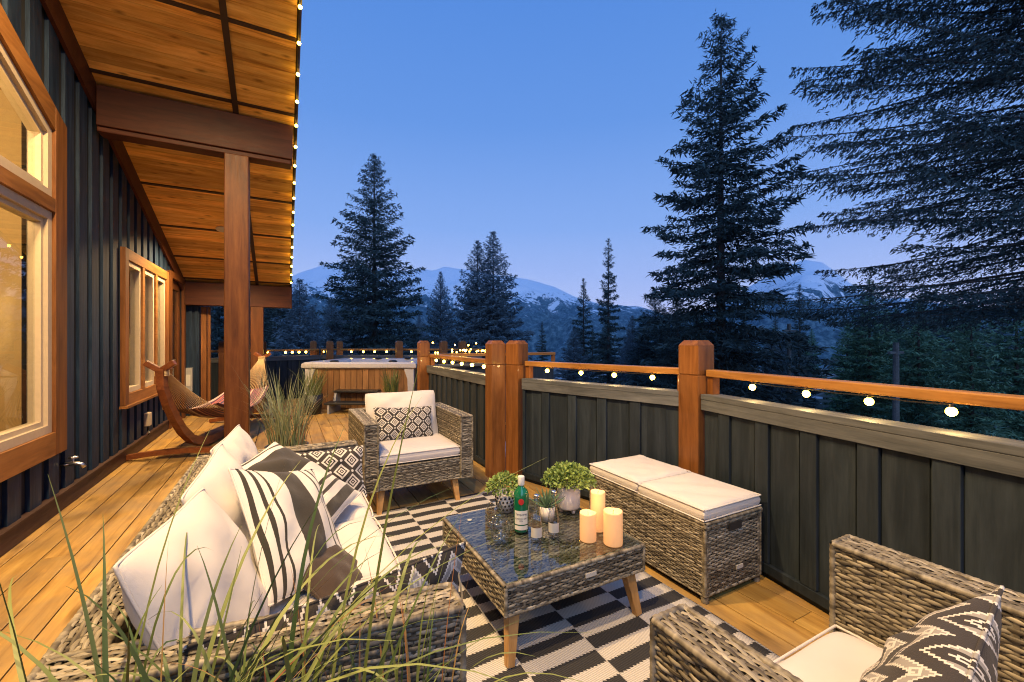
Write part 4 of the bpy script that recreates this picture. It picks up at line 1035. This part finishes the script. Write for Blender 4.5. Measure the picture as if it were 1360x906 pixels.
def mountain(name, pts, D, depth, zb, seed, mat, nu=420, nv=90, rough=1.15):
    us = np.array([p[0] for p in pts], float); vs = np.array([p[1] for p in pts], float)
    an = np.arctan((us-680)/F); A_ = np.linspace(an[0], an[-1], nu); u_ = 680+F*np.tan(A_); rv = np.interp(u_, us, vs)
    T_ = np.linspace(0, 1.35, nv)
    AA, TT = np.meshgrid(A_, T_); 
    DD = (D-depth*(1-TT))*np.cos(AA)                           # forward distance of each row
    top = EYE+(453-rv)/F*D*np.cos(A_)                          # ridge height
    RX = DD/np.cos(AA)*np.sin(AA)*0
    wx = FW[0]*DD+RT[0]*np.tan(AA)*DD; wy = FW[1]*DD+RT[1]*np.tan(AA)*DD
    prof = np.where(TT <= 1, TT**1.7, 1-(TT-1)*.9)
    zz = zb+(top[None,:]-zb)*prof
    sc = D*.055*rough
    nz = fbm(wx/(D*.085), wy/(D*.085), 6, seed); rd = -np.abs(fbm(wx/(D*.06), wy/(D*.06), 5, seed+5))+.35
    zz += (nz*.35+rd*.8)*sc*np.clip(np.sin(np.clip(TT,0,1)**.7*PI),0,1)**1.0 + (rd*.05)*sc*(TT > .95)
    V = np.stack([wx, wy, zz], -1).reshape(-1,3); ii = np.arange(nu*nv).reshape(nv,nu)
    Fc = np.stack([ii[:-1,:-1], ii[:-1,1:], ii[1:,1:], ii[1:,:-1]], -1).reshape(-1,4)
    return tag(np_mesh(name, V, Fc, mat, smooth=True), kind='structure')
mm = N('mountain_rock_snow'); c = mm.co('Object'); z = mm.sep(c)[2]
nA = mm.noise(c, .012, 6, .65); nB = mm.noise(mm.co('Object', (.035,.035,.006)), 1.0, 5, .6, 1.2)
hf = mm.M('DIVIDE', z, 560.)
sn = mm.M('ADD', mm.M('MULTIPLY', hf, 1.9), mm.M('ADD', mm.M('MULTIPLY', nA, .9), mm.M('MULTIPLY', nB, 1.15)))
snow = mm.ramp(sn, [(.0,(0,0,0)),(1.,(0,0,0))]);
mr = mm.n('ShaderNodeMapRange'); mm.put(mr.inputs[0], sn); mr.inputs[1].default_value = 1.84; mr.inputs[2].default_value = 2.0; sf = mr.outputs[0]
nF = mm.noise(c, .06, 5, .7); rock = mm.ramp(nF, [(.38,(.010,.034,.044)),(.50,(.040,.090,.105)),(.62,(.11,.18,.20))])
stk = mm.ramp(mm.noise(mm.co('Object', (.016,.004,.010), (0,0,.9)), 1.0, 4, .6, .8), [(.50,(0,0,0)),(.60,(1,1,1))])
sn = mm.M('ADD', sn, mm.M('MULTIPLY', stk, .34)); mm.put(mr.inputs[0], sn)
mm.set(col=mm.mix(sf, rock, (.72,.74,.78)), rough=.9)
mountain('mountains', RIDGE, 3000, 2150, -60, 4, mm.m)
# ------------------------------------------------------------------ conifers
def conifer(name, h, Rb, nb, seed, needle='needle', ntw=12, nl=9, ls=.24, lw=.26, z0f=.04, up=.30, dr=.55, top=None, gap=.0, mirror=None, sway=.0, shape=.8, az=None):
    rg = np.random.RandomState(seed); t = bpy.data.objects.new(name, None); COL.objects.link(t)
    tr = MB(); K = 12; r0 = h*.013+.05
    tr.tube([(sway*math.sin(i/K*3)*h*.01, 0, h*i/K-1.0*(i == 0)) for i in range(K+1)], [r0*(1-i/K*.96) for i in range(K+1)], 8)
    P = []; DRN = []; SZ = []
    lim = MB()
    for k in range(nb):
        f = z0f+(1-z0f)*((k+.5)/nb)**1.05; f = min(.995, f+rg.randn()*.006)
        th = k*2.39996+rg.randn()*.25
        if az is not None: th = az[0]+(az[1]-az[0])*rg.rand()
        bl = Rb*(1-f)**shape*(.72+.45*rg.rand())+.02*Rb
        if rg.rand() < gap: bl *= .5
        if f < .12: bl *= .75+2*f
        e0 = up*(f**1.5)*2.2-.28*(1-f)+rg.randn()*.11
        m = max(4, int(ntw*max(.35, bl/Rb)*1.3)); s = (np.arange(m)+.6)/m
        hx, hy = math.cos(th), math.sin(th); lat = rg.randn()*.12
        px = hx*bl*s-hy*lat*bl*s*s; py = hy*bl*s+hx*lat*bl*s*s; pz = h*f+bl*(math.sin(e0)*s-dr*.35*s**1.6+dr*.25*s**3.2)
        C_ = np.stack([px,py,pz],1)
        lim.tube([(0,0,h*f)]+[tuple(C_[i]) for i in range(0, m, 2)], [max(.004, .022*bl/3*(1-i/m)) for i in range(0, m+2, 2)][:1+len(range(0,m,2))], 4, caps=False)
        for sd in (-1, 0, 1):
            tl = bl*(.36*(1-s)**.8+.05)*(.7+.6*rg.rand(m)) if sd else bl*.10*np.ones(m)
            dx = (-hy*sd*.85+hx*.65); dy = (hx*sd*.85+hy*.65)
            nn = max(2, int((nl if sd else nl/2)*(.35+.65*min(1, bl/Rb*1.6)))); q = (np.arange(nn)+.5)/nn
            X = C_[:,None,:]+np.stack([dx*tl[:,None]*q, dy*tl[:,None]*q, -.22*tl[:,None]*q**1.3*np.ones_like(q)], -1)
            X = X+rg.randn(m,nn,3)*ls*.22
            D = np.stack([dx*np.ones((m,nn)), dy*np.ones((m,nn)), -.25*np.ones((m,nn))], -1)+rg.randn(m,nn,3)*.55
            P.append(X.reshape(-1,3)); DRN.append(D.reshape(-1,3)); SZ.append(np.full(m*nn, .42+.68*min(1., bl/Rb*2.2)))
    m = 14; q = rg.rand(m); P.append(np.stack([rg.randn(m)*.04*h*.05,rg.randn(m)*.04*h*.05,h*(1-.10*q)],1)); DRN.append(np.stack([rg.randn(m)*.5,rg.randn(m)*.5,np.ones(m)*.9],1)); SZ.append(np.full(m,.6))
    P = np.concatenate(P); D = np.concatenate(DRN); S = np.concatenate(SZ)*ls*(.6+.8*rg.rand(len(P)))
    D /= np.linalg.norm(D,axis=1)[:,None]; sd = np.cross(D, rg.randn(len(P),3)); sd /= np.linalg.norm(sd,axis=1)[:,None]
    S = S[:,None]
    V = np.stack([P-D*S*.3, P+sd*S*lw*.5, P+D*S*.7, P-sd*S*lw*.5], 1).reshape(-1,3)
    Fc = np.arange(len(P)*4).reshape(-1,4)
    tr.v += []; b_ = len(tr.v); tr.v += lim.v; tr.f += [tuple(i+b_ for i in f_) for f_ in lim.f]; tr.r += lim.r
    tr.build('trunk', M['bark'], t)
    np_mesh('crown', V, Fc, M[needle], t, np.repeat(rg.rand(len(P)), 4))
    t['_h'] = h
    return t
def place(t, u, D, vtop, wf=1., rz=None, gz=None):
    x, y = at(u, D); gz = GZ-max(0, (D-60)*.05) if gz is None else gz
    zt = EYE+(453-vtop)*D/F; s = (zt-gz)/t['_h']
    t.location = (x, y, gz); t.scale = (s*wf, s*wf, s); t.rotation_euler = (0,0, R_.random()*6.28 if rz is None else rz); return t
T1 = conifer('conifer', 20, 4.5, 200, 3, 'needle', 15, 9, .30, .22, .10, .34, .35, sway=.3, shape=.62, gap=.1)
place(T1, 958, 23, 24); tag(T1, 'tallest free standing dark conifer, directly behind the cedar corner post', 'tree')
T2 = conifer('conifer', 19, 5.4, 300, 5, 'needle', 15, 9, .28, .24, .05, .38, .30, shape=.80)
place(T2, 497, 29, 207); tag(T2, 'broad dense dark conifer left of centre, rising above the hot tub', 'tree')
T3 = conifer('conifer', 14, 4.0, 250, 8, 'needle_blue', 13, 9, .26, .24, .05, .45, .25, shape=.85)
place(T3, 655, 30, 309, 1.05); tag(T3, 'taller right tip of the twin pointed bluish spruces behind the twin fence posts', 'tree')
T3b = copy_tree(T3); place(T3b, 634, 31, 321, 1.0, 2.0); tag(T3b, 'shorter left tip of the twin pointed bluish spruces behind the twin fence posts', 'tree')
T4 = conifer('conifer', 16, 2.5, 130, 9, 'needle', 11, 8, .30, .22, .06, .30, .35, gap=.25, shape=.75)
place(T4, 808, 42, 317, .85); tag(T4, 'slim ragged conifer standing alone between the bulky spruces and the tallest tree', 'tree')
T6 = conifer('conifer', 13, 3.0, 150, 15, 'needle_green', 12, 8, .28, .26, .04, .35, .30, shape=.8)
def add(src, u, D, vt, lab, wf=1., grp=None, rz=None):
    c = copy_tree(src); place(c, u, D, vt, wf, rz); tag(c, lab, 'tree'); c.name = 'conifer'
    if grp: c['group'] = grp
    return c
place(T6, 1155, 24, 372, 1.15); tag(T6, 'bushy green fir whose top pokes up under the big overhanging boughs', 'tree')
add(T4, 775, 36, 370, 'narrow dark conifer just left of the slim ragged one')
add(T4, 720, 60, 427, 'tiny lone conifer against the blue slope right of the twin fence posts')
add(T3, 585, 34, 362, 'thin dark spruce between the broad conifer and the twin spruces', .75)
add(T4, 1062, 34, 378, 'sparse conifer with a see-through crown right of the tallest tree', .9)
add(T4, 1030, 40, 418, 'small conifer at the foot of the right hand peak, beside the tallest tree', .9)
add(T3, 440, 26, 398, 'low bluish spruce left of the broad conifer', 1.2)
add(T3, 415, 31, 408, 'low bluish spruce seen beside the roof corner', 1.1)
add(T3, 462, 38, 392, 'bluish spruce partly hidden by the left flank of the broad conifer', 1.3)
add(T3, 398, 22, 372, 'bluish spruce nearest the roof corner, its boughs behind the last eave lights', 1.2)
add(T2, 372, 24, 352, 'dark conifer half hidden by the roof corner and its lights', 1.)
add(T2, 345, 27, 300, 'dark conifer behind the hammock, seen under the eave', 1.)
add(T2, 290, 26, 310, 'dark conifer seen in the gap by the return wall', 1.)
GB = 'dark conifers massed along the foot of the view'
SH = 'dark low conifer in the dense belt of trees behind the railings'
rb_ = random.Random(5)
srcs = [T2, T3, T4, T6]
for i in range(64):
    u = rb_.uniform(395, 1480) if i > 20 else rb_.uniform(850, 1420)
    D = rb_.uniform(28, 75); vt = rb_.uniform(408, 448)
    if 690 < u < 745 or 600 < u < 690: vt = rb_.uniform(438, 452); D = 70
    if 745 < u < 850: vt = rb_.uniform(405, 445)
    if u > 980: vt = rb_.uniform(400, 440)
    if 1000 < u < 1130: vt = rb_.uniform(434, 448)
    add(srcs[i % 4] if u > 700 else srcs[(i % 2)], u, D, vt, SH, rb_.uniform(.9, 1.25), GB)
for u, D, vt in ((900,22,395),(1220,20,392),(1290,17,405),(1350,20,380),(1265,30,395),(1125,30,425),(1190,34,410),(870,30,385),(925,26,410)):
    add(T6 if u > 1100 else T2, u, D, vt, SH, 1.15, GB)
# the big near fir at the right: branches reach in from a trunk just outside the frame
def bigfir():
    D0 = 9.4; x, y = at(1460, D0); h = 19.0; rg = np.random.RandomState(77)
    t = thing('fir', 'huge near fir at the top right, long boughs reaching in from beyond the frame', 'tree', (x, y, GZ))
    tr = MB(); tr.tube([(0,0,-.5),(0,0,h*.35),(.1,0,h*.7),(.1,.05,h)], [.36,.26,.15,.03], 12)
    P = []; Dn = []; S = []
    left = math.atan2(-RT[1], -RT[0])
    nb = 185
    for k in range(nb):
        z = 6.75+(h-7.05)*((k+.5)/nb)**1.0
        th = left+rg.randn()*.9 if rg.rand() < .75 else rg.rand()*6.28
        f = (z-6.5)/(h-6.5); L = (6.9*(1-f)**.28+.2)*(.66+.36*rg.rand())
        if z < 7.2: L *= .8
        m = max(8, int(L/.13)); s = (np.arange(m)+.5)/m; hx, hy = math.cos(th), math.sin(th); lat = rg.randn()*.10
        e = -.16+.35*f+rg.randn()*.05
        cx_ = hx*L*s-hy*lat*L*s*s; cy_ = hy*L*s+hx*lat*L*s*s; cz_ = z+L*(e*s-.06*s**2+.10*s**3)
        C_ = np.stack([cx_,cy_,cz_],1)
        tr.tube([(0,0,z)]+[tuple(C_[i]) for i in range(0,m,4)], [.030*(1-.9*i/len(range(0,m,4)))*L/5+.004 for i in range(1+len(range(0,m,4)))], 5, caps=False)
        for sd in (-1, 1):
            tl = (L*.20*(1-s)**.7+.12)*(.55+.75*rg.rand(m)); hang = .35+.45*rg.rand(m)
            dx = (-hy*sd*.75+hx*.65); dy = (hx*sd*.75+hy*.65)
            nn = 13; q = (np.arange(nn)+.4)/nn
            bx = C_[:,None,:]+np.stack([dx*tl[:,None]*q, dy*tl[:,None]*q, -hang[:,None]*tl[:,None]*q**1.25], -1)
            for rep in range(2):
                X = bx+rg.randn(m,nn,3)*np.array([.022,.022,.018])
                dd = np.stack([np.full((m,nn),dx), np.full((m,nn),dy), -hang[:,None]*np.ones(nn)], -1)+rg.randn(m,nn,3)*.5
                keep = rg.rand(m,nn) < .62
                P.append(X[keep]); Dn.append(dd[keep]); S.append(np.full(keep.sum(), 1.))
    P = np.concatenate(P); Dn = np.concatenate(Dn); S = (np.concatenate(S)*.105*(.6+.8*rg.rand(len(P))))[:,None]
    Dn /= np.linalg.norm(Dn,axis=1)[:,None]; sd = np.cross(Dn, rg.randn(len(P),3)); sd /= np.linalg.norm(sd,axis=1)[:,None]
    V = np.stack([P-Dn*S*.3, P+sd*S*.14, P+Dn*S*.7, P-sd*S*.14], 1).reshape(-1,3)
    tr.build('trunk', M['bark'], t); np_mesh('crown', V, np.arange(len(P)*4).reshape(-1,4), M['needle'], t, np.repeat(rg.rand(len(P)),4))
bigfir()
# utility poles and wire
for u, D, vt, lab in ((1190,17,455,'pale wooden utility pole among the trees at the right, beyond the last globe lights'),(1048,24,430,'thin grey pole among the trees right of the corner post')):
    x, y = at(u, D); t = thing('utility_pole', lab, 'pole', (x, y, GZ)); zt = EYE+(453-vt)*D/F-GZ
    a = MB(); a.tube([(0,0,-.3),(0,0,zt)], [.13,.10], 10); a.build('pole', M['cap'], t); a = MB(); a.beam((-.6,0,zt-.4),(.6,0,zt-.4),.09,.09); a.build('crossarm', M['cap'], t)
x0, y0 = at(300, 22); x1, y1 = at(700, 34)
a = MB(); a.tube([(x0+(x1-x0)*i/20, y0+(y1-y0)*i/20, .30+1.25*(i/20)-.9*4*(i/20)*(1-i/20)*.3) for i in range(21)], .014, 4)
tag(a.build('overhead_wire', M['cap']), 'thin overhead wire sagging across the trees behind the hot tub', 'wire')
# ------------------------------------------------------------------ air
hz = N('haze_air'); hz.t.nodes.remove(hz.b); pv = hz.n('ShaderNodeVolumePrincipled'); pv.inputs['Color'].default_value = (.30,.58,1.0,1); pv.inputs['Density'].default_value = HAZE if 'HAZE' in globals() else .00007
hz.t.links.new(pv.outputs[0], hz.out.inputs['Volume'])
a = MB(); a.box(-3500,-3500,-190, 3500,3500,700); o = a.build('haze', hz.m); tag(o, kind='stuff')
